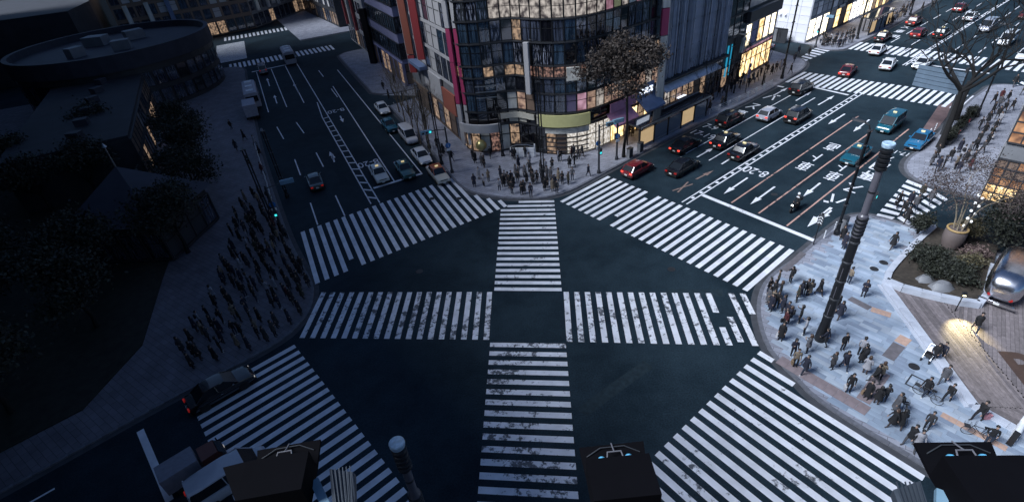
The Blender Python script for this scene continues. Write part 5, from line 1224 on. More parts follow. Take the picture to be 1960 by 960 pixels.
# pushchair
o = empty('pushchair', (*(27.34, 23.25), KH + .02), R(215), label='white and black pushchair before the deck kerb', cat='pushchair')
for x, y in ((.35, .24), (.35, -.24), (-.3, .27), (-.3, -.27)): w = inst(tyre_me, 'wheel', o, (x, y, .12)); w.scale = (.38, .38, .38)
MB().tube([(.35, .22, .12), (-.1, .24, .55), (-.5, .22, 1.02), (-.5, -.22, 1.02), (-.1, -.24, .55), (.35, -.22, .12)], .018, M['steel'], 6).obj('frame', o); MB().tube([(-.3, .25, .12), (.1, .23, .55)], .018, M['steel'], 6).obj('frame_leg', o); MB().tube([(-.3, -.25, .12), (.1, -.23, .55)], .018, M['steel'], 6).obj('frame_leg', o)
MB().loft([[(x, y, z + .04) for x, y in ((-.2, -.2), (.3, -.2), (.3, .2), (-.2, .2))] if z < .5 else [(x, y, z) for x, y in ((-.32, -.22), (.2, -.22), (.2, .22), (-.32, .22))] for z in (.38, .62)], M['black']).obj('seat', o, fix=True)
mb = MB(); mb.loft([[(-.30 + .36 * math.sin(t) , .23 * math.cos(a), .66 + .34 * math.cos(t) * abs(math.sin(a)) ) for a in [PI * k / 8 for k in range(9)]] for t in [0, .4, .8, 1.2]], M['white_metal'], close=False); mb.obj('hood', o, smooth=60)
o = MB(); o.prism([(-.2, -.1), (.2, -.1), (.18, .1), (-.18, .1)], 0, .38, mat('pink_bag', (.55, .25, .27), .6, var=.3, scale=6)); o.tube([(-.1, 0, .38), (-.06, 0, .55), (.06, 0, .55), (.1, 0, .38)], .012, M['trim'], 5); o.obj('shopping_bag', loc=(*(27.51, 18.40), KH + .02), label='pink and white shopping bag beside the man at the deck end', cat='bag')
# ================================================================== lamp posts, signals, shelters, signs
random.seed(5)
M['lantern'] = mat('frosted_lantern', (.085, .082, .10), .35, var=.12, scale=2)
M['lamp_top'] = mat('pale_blue_cap', (.35, .48, .60), .4, var=.25, scale=6)
M['signal_lens'] = mat('signal_lens_green', (.02, .2, .22), .2, emit=(.05, .75, .8), estr=.3)
M['lens_dark'] = mat('signal_lens_dark', (.03, .02, .02), .2)
M['signal_blue'] = mat('signal_casing', (.16, .27, .36), .45, var=.15, scale=5)
M['sign_blue'] = mat('blue_road_sign', (.02, .16, .45), .4)
def thick_lamp(p, h, r, label):
    o = empty('lamp_post', (p[0], p[1], KH), label=label, cat='lamp post')
    hb = h * .60
    MB().lathe([(r * 1.25, 0), (r * 1.25, .5), (r * 1.05, 1.6), (r, 1.7), (r * .92, hb)], M['black'], n=20).obj('column', o, smooth=40)
    k = 0; z = 2.4
    while z < hb - .4:
        MB().lathe([(r * 1.02, -.07), (r * 1.10, -.05), (r * 1.10, .05), (r * 1.02, .07)], M['dark'], n=20).obj('ring', o, loc=(0, 0, z)); z += 1.55
    for a in (0, PI / 2, PI, 3 * PI / 2):
        for z in [2.7 + 1.55 * i for i in range(int((hb - 3) / 1.55))]: MB().box((0, 0, 0), (.05, .04, .95), M['lantern']).obj('light_slot', o, loc=(r * .97 * math.cos(a + .6), r * .97 * math.sin(a + .6), z + .35)).rotation_euler = (0, 0, a + .6)
    for i in range(5): MB().lathe([(r * 1.0, -.09), (r * 1.12, -.06), (r * 1.12, .06), (r * 1.0, .09)], M['black'], n=20).obj('collar_ring', o, loc=(0, 0, hb + .1 + i * .27))
    MB().lathe([(r * .95, hb - .1), (r * .95, hb + 1.4), (r * .66, hb + 1.5), (r * .66, h - 1.6)], M['lantern'], n=20).obj('lantern', o, smooth=40)
    MB().lathe([(r * .7, -.05), (r * .7, .05)], M['black'], n=20).obj('lantern_band', o, loc=(0, 0, hb + 1.5 + (h - hb - 3) / 2))
    for i in range(5): MB().lathe([(r * .9, -.1), (r * 1.08, -.07), (r * 1.08, .07), (r * .9, .1)], M['black'], n=20).obj('collar_ring', o, loc=(0, 0, h - 1.5 + i * .27))
    MB().lathe([(r * 1.02, -.2), (r * 1.12, -.1), (r * 1.12, .02), (r * 1.0, .06), (r * .7, .03), (.02, .05)], M['lamp_top'], n=20).obj('cap', o, smooth=30, loc=(0, 0, h))
    return o
thick_lamp((21.53, 25.99), 15.2, .30, 'thick black ringed lamp post standing in the east pavers')
thick_lamp((-5.05, 12.2), 12.0, .27, 'thick lamp post with a pale blue cap on the south pavement')
def slim_proto():
    o = empty('street_lamp')
    MB().lathe([(.26, 0), (.26, .35), (.18, .5), (.16, 1.2)], M['black'], n=12).obj('base', o)
    for s in (-1, 1): MB().tube([(s * .13, 0, .9), (s * .13, 0, 9.6)], .075, M['black'], 8).obj('post', o)
    for z in (1.2, 3.0, 4.8, 6.6, 8.4, 9.6): MB().box((0, 0, 0), (.5, .26, .10), M['dark']).obj('clamp', o, loc=(0, 0, z))
    MB().tube([(0, 0, 9.6), (0, .2, 10.0), (0, .9, 10.15)], .05, M['black'], 8).obj('arm', o)
    MB().loft([[(x * w, y, z) for x, z in ((-.16, 10.06), (.16, 10.06), (.12, 10.2), (-.12, 10.2))] for y, w in ((.5, .7), (.8, 1), (1.5, 1), (1.6, .6))], M['dark']).obj('lamp_head', o, fix=True)
    return o
SL = slim_proto(); first = True
def slim(p, h, ang, label):
    global first
    o = SL if first else copy_tree(SL); first = False
    o.location = (p[0], p[1], KH); o.rotation_euler = (0, 0, R(ang)); o.scale = (1, 1, h / 10.2); tag(o, label, 'street lamp', 'slim black street lamps'); return o
slim((4.49, 54.56), 14.3, 170, 'slim black twin street lamp in the north corner crowd'); slim((29.90, 38.50), 10.7, 30, 'slim black twin street lamp beside the thick lamp post')
slim((33.01, 72.48), 10.0, 217, 'slim black twin street lamp past the bus shelter'); slim((45.58, 81.17), 13.0, 217, 'slim black twin street lamp at the rounded kerb tip')
slim((60.60, 96.57), 12.0, 230, 'slim black twin street lamp at the far corner crowd'); slim((67.98, 98.25), 10.0, 217, 'slim black twin street lamp before the far bus shelter')
slim((86.74, 111.12), 10.0, 217, 'slim black twin street lamp farthest up the far pavement'); slim((59.92, 59.96), 11.0, 37, 'slim black twin street lamp behind the bare kerbside tree')
slim((-7.90, 62.30), 10.0, 22, 'slim black twin street lamp by the orange roofed taxi'); slim((-9.94, 67.96), 8.6, 22, 'slim black twin street lamp among the bare street trees'); slim((-26.6, 57.5), 9.0, 200, 'slim black twin street lamp on the west kerb')
slim((-26.97, 52.49), 9.0, 200, 'slim black twin street lamp by the west crowd'); slim((0.10, 62.93), 7.0, 200, 'slim black street lamp beside the stairwell parapet')

def signal(p, h, ang, arm, label, lenses=3, plate=True):
    o = empty('traffic_signal', (p[0], p[1], KH), R(ang), label=label, cat='traffic signal')
    MB().lathe([(.22, 0), (.22, .3), (.13, .5), (.10, h)], M['dark'], n=12).obj('pole', o)
    MB().tube([(0, 0, h - .3), (arm * .4, 0, h - .15), (arm, 0, h - .1)], .055, M['dark'], 8).obj('arm', o)
    hd = MB(); hd.loft([[(arm - 1.35 + x, y * w, h - .1 + z) for y, z in ((.17, -.22), (.17, .22), (-.12, .22), (-.12, -.22))] for x, w in ((0, .8), (.05, 1), (1.3, 1), (1.35, .8))], M['signal_blue']); hdo = hd.obj('signal_head', o, fix=True)
    for i in range(lenses):
        MB().lathe([(.15, -.03), (.15, .03), (.02, .05)], M['signal_lens'] if i == 0 else M['lens_dark'], n=12, axis='y').obj('lens', hdo, loc=(arm - 1.12 + i * .44, .18, h - .1))
        MB().tube([(arm - 1.12 + i * .44 + .17 * math.cos(a), .3, h - .1 + .17 * math.sin(a)) for a in (.2, .9, 1.57, 2.2, 2.9)], .03, M['signal_blue'], 5).obj('hood', hdo)
    if plate:
        MB().lathe([(.32, -.015), (.32, .015)], M['sign_blue'], n=18, axis='y').obj('road_sign', o, loc=(0, .16, h * .62)); MB().box((0, 0, 0), (.06, .03, .4), M['white_metal']).obj('sign_arrow', o, loc=(0, .185, h * .62))
        MB().box((0, 0, 0), (.55, .03, .3), M['white_metal']).obj('sign_plate', o, loc=(0, .16, h * .62 - .55))
    # pedestrian light
    MB().box((0, 0, 0), (.34, .26, .75), M['dark']).obj('walk_light', o, loc=(.0, -.3, 2.9)); MB().box((0, 0, 0), (.22, .02, .22), M['signal_lens']).obj('walk_lens', o, loc=(0, -.44, 2.75))
    return o
signal((11.19, 55.36), 6.0, 20, 3.2, 'traffic signal with round blue sign at the north-east crossing kerb'); signal((14.01, 58.47), 5.0, 200, 1.6, 'short traffic signal beside the leafy tree')
signal((-6.44, 59.54), 6.0, 200, 3.0, 'traffic signal by the north-west crossing kerb'); signal((-24.26, 48.48), 6.0, 20, 2.8, 'traffic signal at the west end of the north-west crossing')
signal((58.81, 95.77), 5.5, 300, 2.0, 'green lit signal at the far corner', 3, False); signal((33.32, 40.13), 5.5, 40, 2.0, 'traffic signal at the side street corner', 3, False)
# low chevron sign on a thin post
o = empty('chevron_sign', (*(27.11, 37.28), KH), R(NE), label='thin post with a chevron marker at the east kerb', cat='sign'); MB().tube([(0, 0, 0), (0, 0, 3.0)], .045, M['black'], 8).obj('post', o); MB().box((0, 0, 0), (.06, .45, 1.1), M['dark']).obj('board', o, loc=(0, 0, 2.6))
for i in range(3): mb = MB(); mb.add([(-.04, -.17, -.10), (-.04, 0, .06), (-.04, .17, -.10), (-.04, .17, 0), (-.04, 0, .16), (-.04, -.17, 0)], [(0, 1, 4, 5), (1, 2, 3, 4)], M['white_metal']); mb.obj('chevron', o, loc=(0, 0, 2.3 + i * .28))
# the slatted board over the oncoming lanes, seen from the back
o = empty('sign_gantry', (52.7, 56.2, KH), label='large blue grey slatted road sign seen from behind, over the oncoming lanes', cat='road sign')
MB().tube([(0, 0, 0), (0, 0, 7.9)], .17, M['dark'], 10).obj('pole', o); MB().tube([(.4, -.3, 0), (.4, -.3, 6.5)], .12, M['dark'], 10).obj('pole', o)
bm = mat('sign_back', (.13, .18, .24), .5, metal=.2, var=.12, scale=1.5)
A, B = Vector((-2.35, 4.2, 0)), Vector((-.1, -.15, 0)); d = (B - A); ang = math.atan2(d.y, d.x)
for i in range(5): c = (A + B) / 2; MB().box((0, 0, 0), (d.length, .10, .43), bm).obj('slat', o, loc=(c.x, c.y, 5.1 + i * .5)).rotation_euler = (0, 0, ang)
for t in (.25, .75): c = A.lerp(B, t); MB().box((0, 0, 0), (.08, .05, 2.5), M['dark']).obj('rib', o, loc=(c.x + .11, c.y + .06, 6.1)).rotation_euler = (0, 0, ang)
for z in (5.4, 6.9): MB().bar((A.x + .12, A.y + .07, z), (B.x + .12, B.y + .07, z), .08, .08, M['dark']).obj('bracket', o)
# bus shelters
M['poster_lit'] = mat('backlit_poster', (.5, .38, .22), .4, emit=(.75, .52, .27), estr=.13, var=.15, scale=1.2)
M['shelter_glass'] = mat('shelter_glass', (.16, .18, .22), .12, spec=.6)
def shelter(a, b, label):
    L, u, n, ang = wall_frame(a, b); o = empty('bus_shelter', (a[0], a[1], KH), ang, label=label, cat='bus shelter')
    mb = MB(); rings = [[(x, y, z) for y, z in ((-.35, 2.75), (-.3, 2.92), (2.1, 3.05), (2.2, 2.85))] for x in (-.2, L + .2)]; mb.loft(rings, M['dark']); mb.obj('roof', o, fix=True)
    MB().box((0, 0, 0), (L + .2, 2.0, .04), M['glass_black']).obj('roof_panel', o, loc=(L / 2, .9, 3.0)).rotation_euler = (.055, 0, 0)
    MB().box((0, 0, 0), (L + .4, .08, .22), M['steel']).obj('roof_edge', o, loc=(L / 2, -.39, 2.85)); k = max(3, int(L / 2.4))
    for i in range(k + 1): MB().box((0, 0, 0), (.16, .2, 2.8), M['black']).obj('post', o, loc=(L * i / k, .0, 1.4)); MB().box((0, 0, 0), (.14, .16, 2.8), M['black']).obj('post', o, loc=(L * i / k, 1.9, 1.4))
    for i in range(k): MB().box((0, 0, 0), (L / k - .3, .06, 1.9), M['poster_lit'] if i in (0, 3) else M['shelter_glass']).obj('panel', o, loc=(L * (i + .5) / k, 0, 1.3)); MB().box((0, 0, 0), (L / k - .3, .07, .35), M['steel']).obj('kick_panel', o, loc=(L * (i + .5) / k, -.01, .18))
    for i in range(1, k, 2): MB().box((0, 0, 0), (1.5, .4, .07), M['wood']).obj('bench', o, loc=(L * (i + .5) / k, 1.3, .45))
    return o
shelter((17.4, 60.8), (29.0, 69.3), 'long dark bus shelter with lit posters along the north-east kerb'); shelter((71.0, 99.8), (79.0, 105.8), 'far bus shelter with a lit poster past the far crossing')
# kiosk, bus stop discs, street boxes
o = empty('lit_kiosk', (26.6, 72.2, KH), R(NE), label='white lit display kiosk behind the bus shelter', cat='kiosk'); MB().box((0, 0, 0), (1.5, 1.0, 1.9), M['dark']).obj('cabinet', o, loc=(0, 0, .95)); MB().box((0, 0, 0), (1.4, .06, 1.1), M['sign_white']).obj('screen', o, loc=(0, -.52, 1.15)); MB().box((0, 0, 0), (1.7, 1.2, .12), M['sign_white']).obj('canopy', o, loc=(0, 0, 1.98))
o = empty('bus_stop_sign', (*(37.69, 76.43), KH), R(NE), label='bus stop post with three purple discs on the north-east pavement', cat='bus stop'); MB().tube([(0, 0, 0), (0, 0, 4.3)], .06, M['dark'], 8).obj('post', o); pd = mat('purple_disc', (.12, .10, .24), .5)
for z in (2.6, 3.35, 4.1): MB().lathe([(.36, -.03), (.36, .03)], pd, n=18, axis='y').obj('disc', o, loc=(0, -.08, z))
for p, l in (((15.69, 58.68), 'grey street cabinet by the signal near the leafy tree'), ((17.34, 59.99), 'grey street cabinet beside the bus shelter end'), ((30.89, 39.21), 'grey street cabinet under the slim lamp at the east corner')):
    o = empty('street_cabinet', (p[0], p[1], KH), R(NE), label=l, cat='street cabinet'); MB().box((0, 0, 0), (.7, .45, 1.2), M['grey_clad']).obj('body', o, loc=(0, 0, .6)); MB().box((0, 0, 0), (.74, .5, .07), M['dark']).obj('lid', o, loc=(0, 0, 1.23)); MB().box((0, 0, 0), (.60, .02, 1.0), M['dark']).obj('door', o, loc=(0, -.235, .6))
# guard rails
def rail_proto():
    o = empty('guard_rail')
    for x in (-1.0, 1.0): MB().lathe([(.055, 0), (.055, .82), (.02, .86)], M['white_metal'], n=8).obj('post', o, loc=(x, 0, 0))
    for z in (.78, .50, .22): MB().tube([(-1, 0, z), (1, 0, z)], .022, M['steel'], 6).obj('rail', o)
    return o
RP = rail_proto(); rf = True
def rails(path, label, group, skip=()):
    global rf
    st = walk_stones(path, 2.3)
    for i, (a, b) in enumerate(zip(st, st[1:])):
        if i in skip: continue
        o = RP if rf else copy_tree(RP); rf = False; c = (a + b) / 2; o.location = (c.x, c.y, KH); o.rotation_euler = (0, 0, math.atan2(b.y - a.y, b.x - a.x)); tag(o, label, 'guard rail', group)
rails([(29.6, 69.6), (36.0, 73.7), (43.6, 79.3)], 'white guard rail along the north-east kerb past the bus shelter', 'guard rails past the bus shelter')
rails([(-7.8, 63.2), (-11.3, 72.2), (-17.4, 87.2)], 'white guard rail along the kerb under the bare street trees', 'guard rails under the bare street trees')
rails([(-24.9, 49.2), (-29.4, 59.4), (-37.0, 76.0)], 'white guard rail along the west kerb', 'guard rails along the west kerb')
rails([(28.4, 38.0), (31.2, 40.0)], 'white guard rail at the east kerb by the chevron marker', 'guard rails at the east kerb')
rails([(47.6, 53.4), (54.6, 58.9)], 'white guard rail along the kerb beside the bare tree', 'guard rails beside the bare tree')
# ================================================================== the deck, planter wall, trailer
M['plank'] = mat('weathered_deck_plank', (.125, .105, .105), .75, var=.25, scale=3, objcol=True)
M['white_stone'] = mat('white_terrazzo', (.42, .45, .52), .55, var=.12, scale=2)
dk = empty('timber_deck', (0, 0, 0), kind='structure')
K0, K1, K2 = V2((29.50, 31.00)), V2((27.40, 19.30)), V2((28.69, 16.97))
DPOLY = [tuple(K0), tuple(K1), tuple(K2), (30.5, 15.2), (40, 6), (52, 16), (44, 28), (37.5, 30.3), (34.3, 27.6), (30.6, 29.9)]
MB().prism([tuple(K0 + Vector((.1, 0))), tuple(K1), tuple(K2), (40, 6), (52, 16), (44, 28), (37.5, 30.6), (34.3, 27.8), (30.6, 30.2)], KH - .05, KH + .012, M['trim']).obj('sub_deck', dk)
def clip_strip(poly, o_, u, n, v0, v1):
    """length interval of the strip centre line inside the polygon"""
    v = (v0 + v1) / 2; ts = []
    for i in range(len(poly)):
        a = V2(poly[i]) - o_; b = V2(poly[(i + 1) % len(poly)]) - o_; va, vb = a.dot(n), b.dot(n)
        if (va - v) * (vb - v) < 0: t = (v - va) / (vb - va); ts.append(a.dot(u) + (b.dot(u) - a.dot(u)) * t)
    return sorted(ts)
kd = (K1 - K0).normalized(); kn = Vector((-kd.y, kd.x)); SPLIT = 3.3
ZA = [tuple(K0), tuple(K1), tuple(K1 + kn * SPLIT), tuple(K0 + kn * SPLIT)]
def planks(poly, ang, w, keep):
    u = Vector((math.cos(R(ang)), math.sin(R(ang)))); n = Vector((-u.y, u.x)); o_ = K0; vs = [(V2(p) - o_).dot(n) for p in poly]; v = min(vs); cnt = 0
    while v < max(vs):
        ts = clip_strip(poly, o_, u, n, v, v + w)
        for t0, t1 in zip(ts[::2], ts[1::2]):
            s = t0
            while s < t1 - .05:
                e = min(t1, s + random.uniform(3.2, 4.2)); c = o_ + u * ((s + e) / 2) + n * (v + w / 2)
                if keep(c):
                    g = random.uniform(.75, 1.25); MB().box((0, 0, 0), (e - s - .012, w - .016, .03), M['plank']).obj('plank', dk, loc=(c.x, c.y, KH + .028), color=(.15 * g, .13 * g, .135 * g)).rotation_euler = (0, 0, R(ang)); cnt += 1
                s = e
        v += w
    return cnt
inA = lambda c: 0 <= (Vector(c) - K0).dot(kn) <= SPLIT and (Vector(c) - K0).dot(kd) < (K1 - K0).length + 1
ang0 = math.degrees(math.atan2(kd.y, kd.x))
ZB = [tuple(K0 + kn * SPLIT), tuple(K1 + kn * SPLIT), (32.2, 15.0), (40, 6), (52, 16), (44, 28), (37.5, 30.3), (34.3, 27.6), (33.2, 28.2)]
planks([tuple(K0 + kn * .12), tuple(K1 + kn * .12), tuple(K1 + kn * SPLIT), tuple(K0 + kn * SPLIT + kd * 1.6)], ang0, .20, lambda c: True)
planks(ZB, 50.6, .24, lambda c: c.y > 12 and c.x < 44)
planks([tuple(K1 + kn * .1), tuple(K2), (32.0, 15.0), tuple(K1 + kn * SPLIT)], -58, .20, lambda c: True)
letters('B', (32.7, 21.5), 76.6, 3.6, 1.1, 'brown_letter', 'painted_letter', dk, KH + .048, .035) if 'brown_letter' in M else None
kb_ = MB(); kw = empty('white_deck_kerb', (0, 0, 0), label='long white stone kerb bordering the timber deck', cat='kerb')
def kerb_run(root, a, b, w, h, n_, m='white_stone', name='kerb_block'):
    d = (b - a); ang = math.atan2(d.y, d.x); L = d.length / n_
    for i in range(n_): c = a + d * ((i + .5) / n_); MB().box((0, 0, 0), (L - .012, w, h), M[m]).obj(name, root, loc=(c.x, c.y, KH + h / 2)).rotation_euler = (0, 0, ang)
kerb_run(kw, K0, K1, .55, .22, 8); kerb_run(kw, K1, K2, .5, .22, 3); kerb_run(kw, K0 + Vector((-.42, .1)), K1 + Vector((-.42, -.05)), .22, .10, 8, 'white_stone', 'kerb_step')
# planter wall
pl = empty('white_planter', (0, 0, 0), label='low white stone planter wall around the dark shrubs', cat='planter')
PP = smooth_path([(38.2, 37.6), (34.68, 35.25), (31.6, 33.0), (30.54, 32.14), (29.62, 31.18), (30.0, 30.5), (30.71, 29.81), (32.59, 28.45), (34.16, 27.60), (35.0, 28.0), (37.0, 30.0), (38.6, 31.6)], 5)
def wall_run(root, path, w, h, m, name, step=1.2):
    st = walk_stones(path, step) + [V2(path[-1])]
    for a, b in zip(st, st[1:]):
        d = b - a
        if d.length < .1: continue
        c = (a + b) / 2; MB().box((0, 0, 0), (d.length + .02, w, h), M[m]).obj(name, root, loc=(c.x, c.y, KH + h / 2)).rotation_euler = (0, 0, math.atan2(d.y, d.x))
wall_run(pl, PP, .45, .55, 'white_stone', 'wall_block')
M['soil'] = mat('dark_soil', (.035, .028, .022), .95, var=.4, scale=3)
MB().prism([p for p in PP] + [(41, 34)], KH, KH + .40, M['soil']).obj('soil', pl)
for p, s in (((32.39, 30.73), 1.0), ((32.87, 29.66), 1.3), ((33.88, 32.21), .8)): MB().loft([[(p[0] + s * (.7 - k * .12) * (1 + .2 * math.sin(j * 2.3 + k)) * math.cos(j * PI / 5), p[1] + s * (.5 - k * .09) * math.sin(j * PI / 5), KH + .38 + k * .14 * s) for j in range(10)] for k in range(4)], M['grey_clad']).obj('boulder', pl, smooth=50)
# big pot
pt = (37.18, 34.49); o = empty('giant_pot', (pt[0], pt[1], KH + .3), label='giant terracotta plant pot with ochre rim behind the planter wall', cat='plant pot')
pm_ = mat('pot_clay', (.12, .095, .09), .75, var=.15, scale=1); MB().lathe([(.52, 0), (.64, .3), (.80, 1.1), (.78, 1.7), (.70, 1.95)], pm_, n=24).obj('body', o, smooth=50)
rim = MB(); rim.tube([(.70 * math.cos(2 * PI * k / 24), .70 * math.sin(2 * PI * k / 24), 1.98) for k in range(25)], .09, mat('ochre_rim', (.36, .24, .10), .6, var=.1), 8, cap=False); rim.obj('rim', o, smooth=60); MB().lathe([(.66, 1.80), (.66, 1.86), (.02, 1.88)], M['soil'], n=20).obj('soil', o)
# globe light pole
gp = (37.55, 34.26); o = empty('globe_light_mast', (gp[0], gp[1], KH + .2), label='leaning dark mast strung with small white globe lights beside the pot', cat='lamp'); MB().tube([(0, 0, 0), (.1, .1, 4.6)], .09, M['dark'], 8).obj('mast', o)
gl = MB().lathe([(.01, -.11), (.08, -.08), (.11, 0), (.08, .08), (.01, .11)], mat('globe_lamp', (.7, .72, .75), .3, emit=(.9, .95, 1), estr=.3), n=10).mesh('globe', smooth=60)
for i in range(9): inst(gl, 'globe', o, (.12 + (.22 if i % 2 else -.22), .1, 2.4 + i * .36))
# trailer
tr = empty('silver_trailer', (37.6, 29.2, KH), R(39), label='rounded polished silver camper trailer parked at the deck edge', cat='trailer')
ts = mat('polished_aluminium', (.62, .62, .66), .22, metal=1.0, var=.15, scale=2); rings = []
for x, w, zl, zh in ((-3.05, .55, 1.0, 1.7), (-2.9, .85, .75, 2.15), (-2.5, 1.05, .6, 2.55), (-1.8, 1.15, .55, 2.75), (0, 1.18, .55, 2.8), (1.8, 1.15, .55, 2.75), (2.5, 1.05, .6, 2.55), (2.9, .8, .8, 2.1), (3.05, .5, 1.0, 1.7)):
    c, h = (zl + zh) / 2, (zh - zl) / 2; rings.append([(x, w * math.copysign(abs(math.cos(a)) ** .6, math.cos(a)), c + h * math.copysign(abs(math.sin(a)) ** .6, math.sin(a))) for a in [2 * PI * k / 24 for k in range(24)]])
mb = MB(); mb.loft(rings, ts); mb.obj('shell', tr, smooth=60, fix=True)
for x in (-1.2, .6): MB().box((0, 0, 0), (1.0, .05, .6), M['car_glass']).obj('side_window', tr, loc=(x, 1.17, 1.8)); MB().box((0, 0, 0), (1.0, .05, .6), M['car_glass']).obj('side_window', tr, loc=(x, -1.17, 1.8))
MB().box((0, 0, 0), (.06, .75, .5), M['wood']).obj('end_window', tr, loc=(-2.86, .2, 1.85)).rotation_euler = (0, .35, 0)
MB().box((0, 0, 0), (.16, 2.2, .2), M['chrome']).obj('bumper', tr, loc=(-3.1, 0, .55)); MB().box((0, 0, 0), (.03, .34, .17), M['plate']).obj('number_plate', tr, loc=(-3.2, 0, .56))
for s in (-1, 1): MB().lathe([(.02, -.03), (.13, -.02), (.13, .03), (.02, .05)], M['tail'], n=12, axis='x').obj('tail_light', tr, loc=(-2.98, s * .62, 1.05)); wheel(tr, -.4, s * 1.0, 1.05); wheel(tr, .5, s * 1.0, 1.05)
MB().bar((3.0, 0, .5), (4.2, 0, .45), .14, .12, M['dark']).obj('tow_bar', tr)
# white pipe barrier and blue sign by the deck end
o = empty('pipe_barrier', (*(27.83, 16.93), KH), R(25), label='white padded pipe barrier at the south end of the deck', cat='barrier')
for i, z in enumerate((.25, .62, .99)): MB().tube([(-.55, -.1, z), (.55, .1, z)], .16, M['white_metal'], 12).obj('pipe', o)
MB().box((0, 0, 0), (.34, .3, 1.5), M['white_metal']).obj('post', o, loc=(.7, .1, .75)); MB().box((0, 0, 0), (.1, .28, 1.2), M['trim']).obj('strap', o, loc=(-.6, -.1, .6))
o = empty('blue_sign', (29.3, 17.6, KH), R(60), label='blue and white sign on a post at the deck edge', cat='sign'); MB().tube([(0, 0, 0), (0, 0, 1.9)], .05, M['dark'], 8).obj('post', o); MB().box((0, 0, 0), (.08, .62, .8), M['sign_blue']).obj('panel', o, loc=(0, 0, 1.6)); MB().box((0, 0, 0), (.09, .5, .12), M['white_metal']).obj('stripe', o, loc=(-.01, 0, 1.7)); MB().box((0, 0, 0), (.085, .6, .3), M['white_metal']).obj('lower_panel', o, loc=(0, 0, 1.02))
o = empty('paving_frame', (*(25.48, 21.30), KH + .02), R(NE - 90), label='square dark metal frame set in the pavers', cat='hatch')
for x, y, w, d in ((0, .55, 1.3, .08), (0, -.55, 1.3, .08), (.61, 0, .08, 1.02), (-.61, 0, .08, 1.02)): MB().box((0, 0, 0), (w, d, .03), M['dark']).obj('frame_bar', o, loc=(x, y, .012))
# the low spotlight that lights the deck
gs = (32.43, 27.39); o = empty('deck_spotlight', (gs[0], gs[1], KH + .04), R(-112), label='dark post with a warm spotlight lighting the deck before the planter', cat='spotlight')
MB().tube([(0, 0, 0), (0, 0, 1.7)], .04, M['black'], 8).obj('post', o); MB().box((0, 0, 0), (.26, .24, .22), M['black']).obj('housing', o, loc=(.06, 0, 1.72)).rotation_euler = (0, .75, 0); MB().lathe([(.10, -.012), (.10, .012)], mat('warm_lens', (.9, .8, .5), .3, emit=(1, .85, .45), estr=2), n=12).obj('lens', o, loc=(.16, 0, 1.60)).rotation_euler = (0, -.8, 0)
ld = bpy.data.lights.new('deck_light', 'SPOT'); ld.energy = 480; ld.color = (1, .84, .42); ld.spot_size = R(66); ld.spot_blend = .9; ld.shadow_soft_size = .05
lo_ = bpy.data.objects.new('deck_light', ld); col.objects.link(lo_); lo_.parent = o; lo_.location = (.22, 0, 1.52)
_t = Vector((2.0, .0, -1.5)); lo_.rotation_euler = _t.to_track_quat('-Z', 'Y').to_euler()
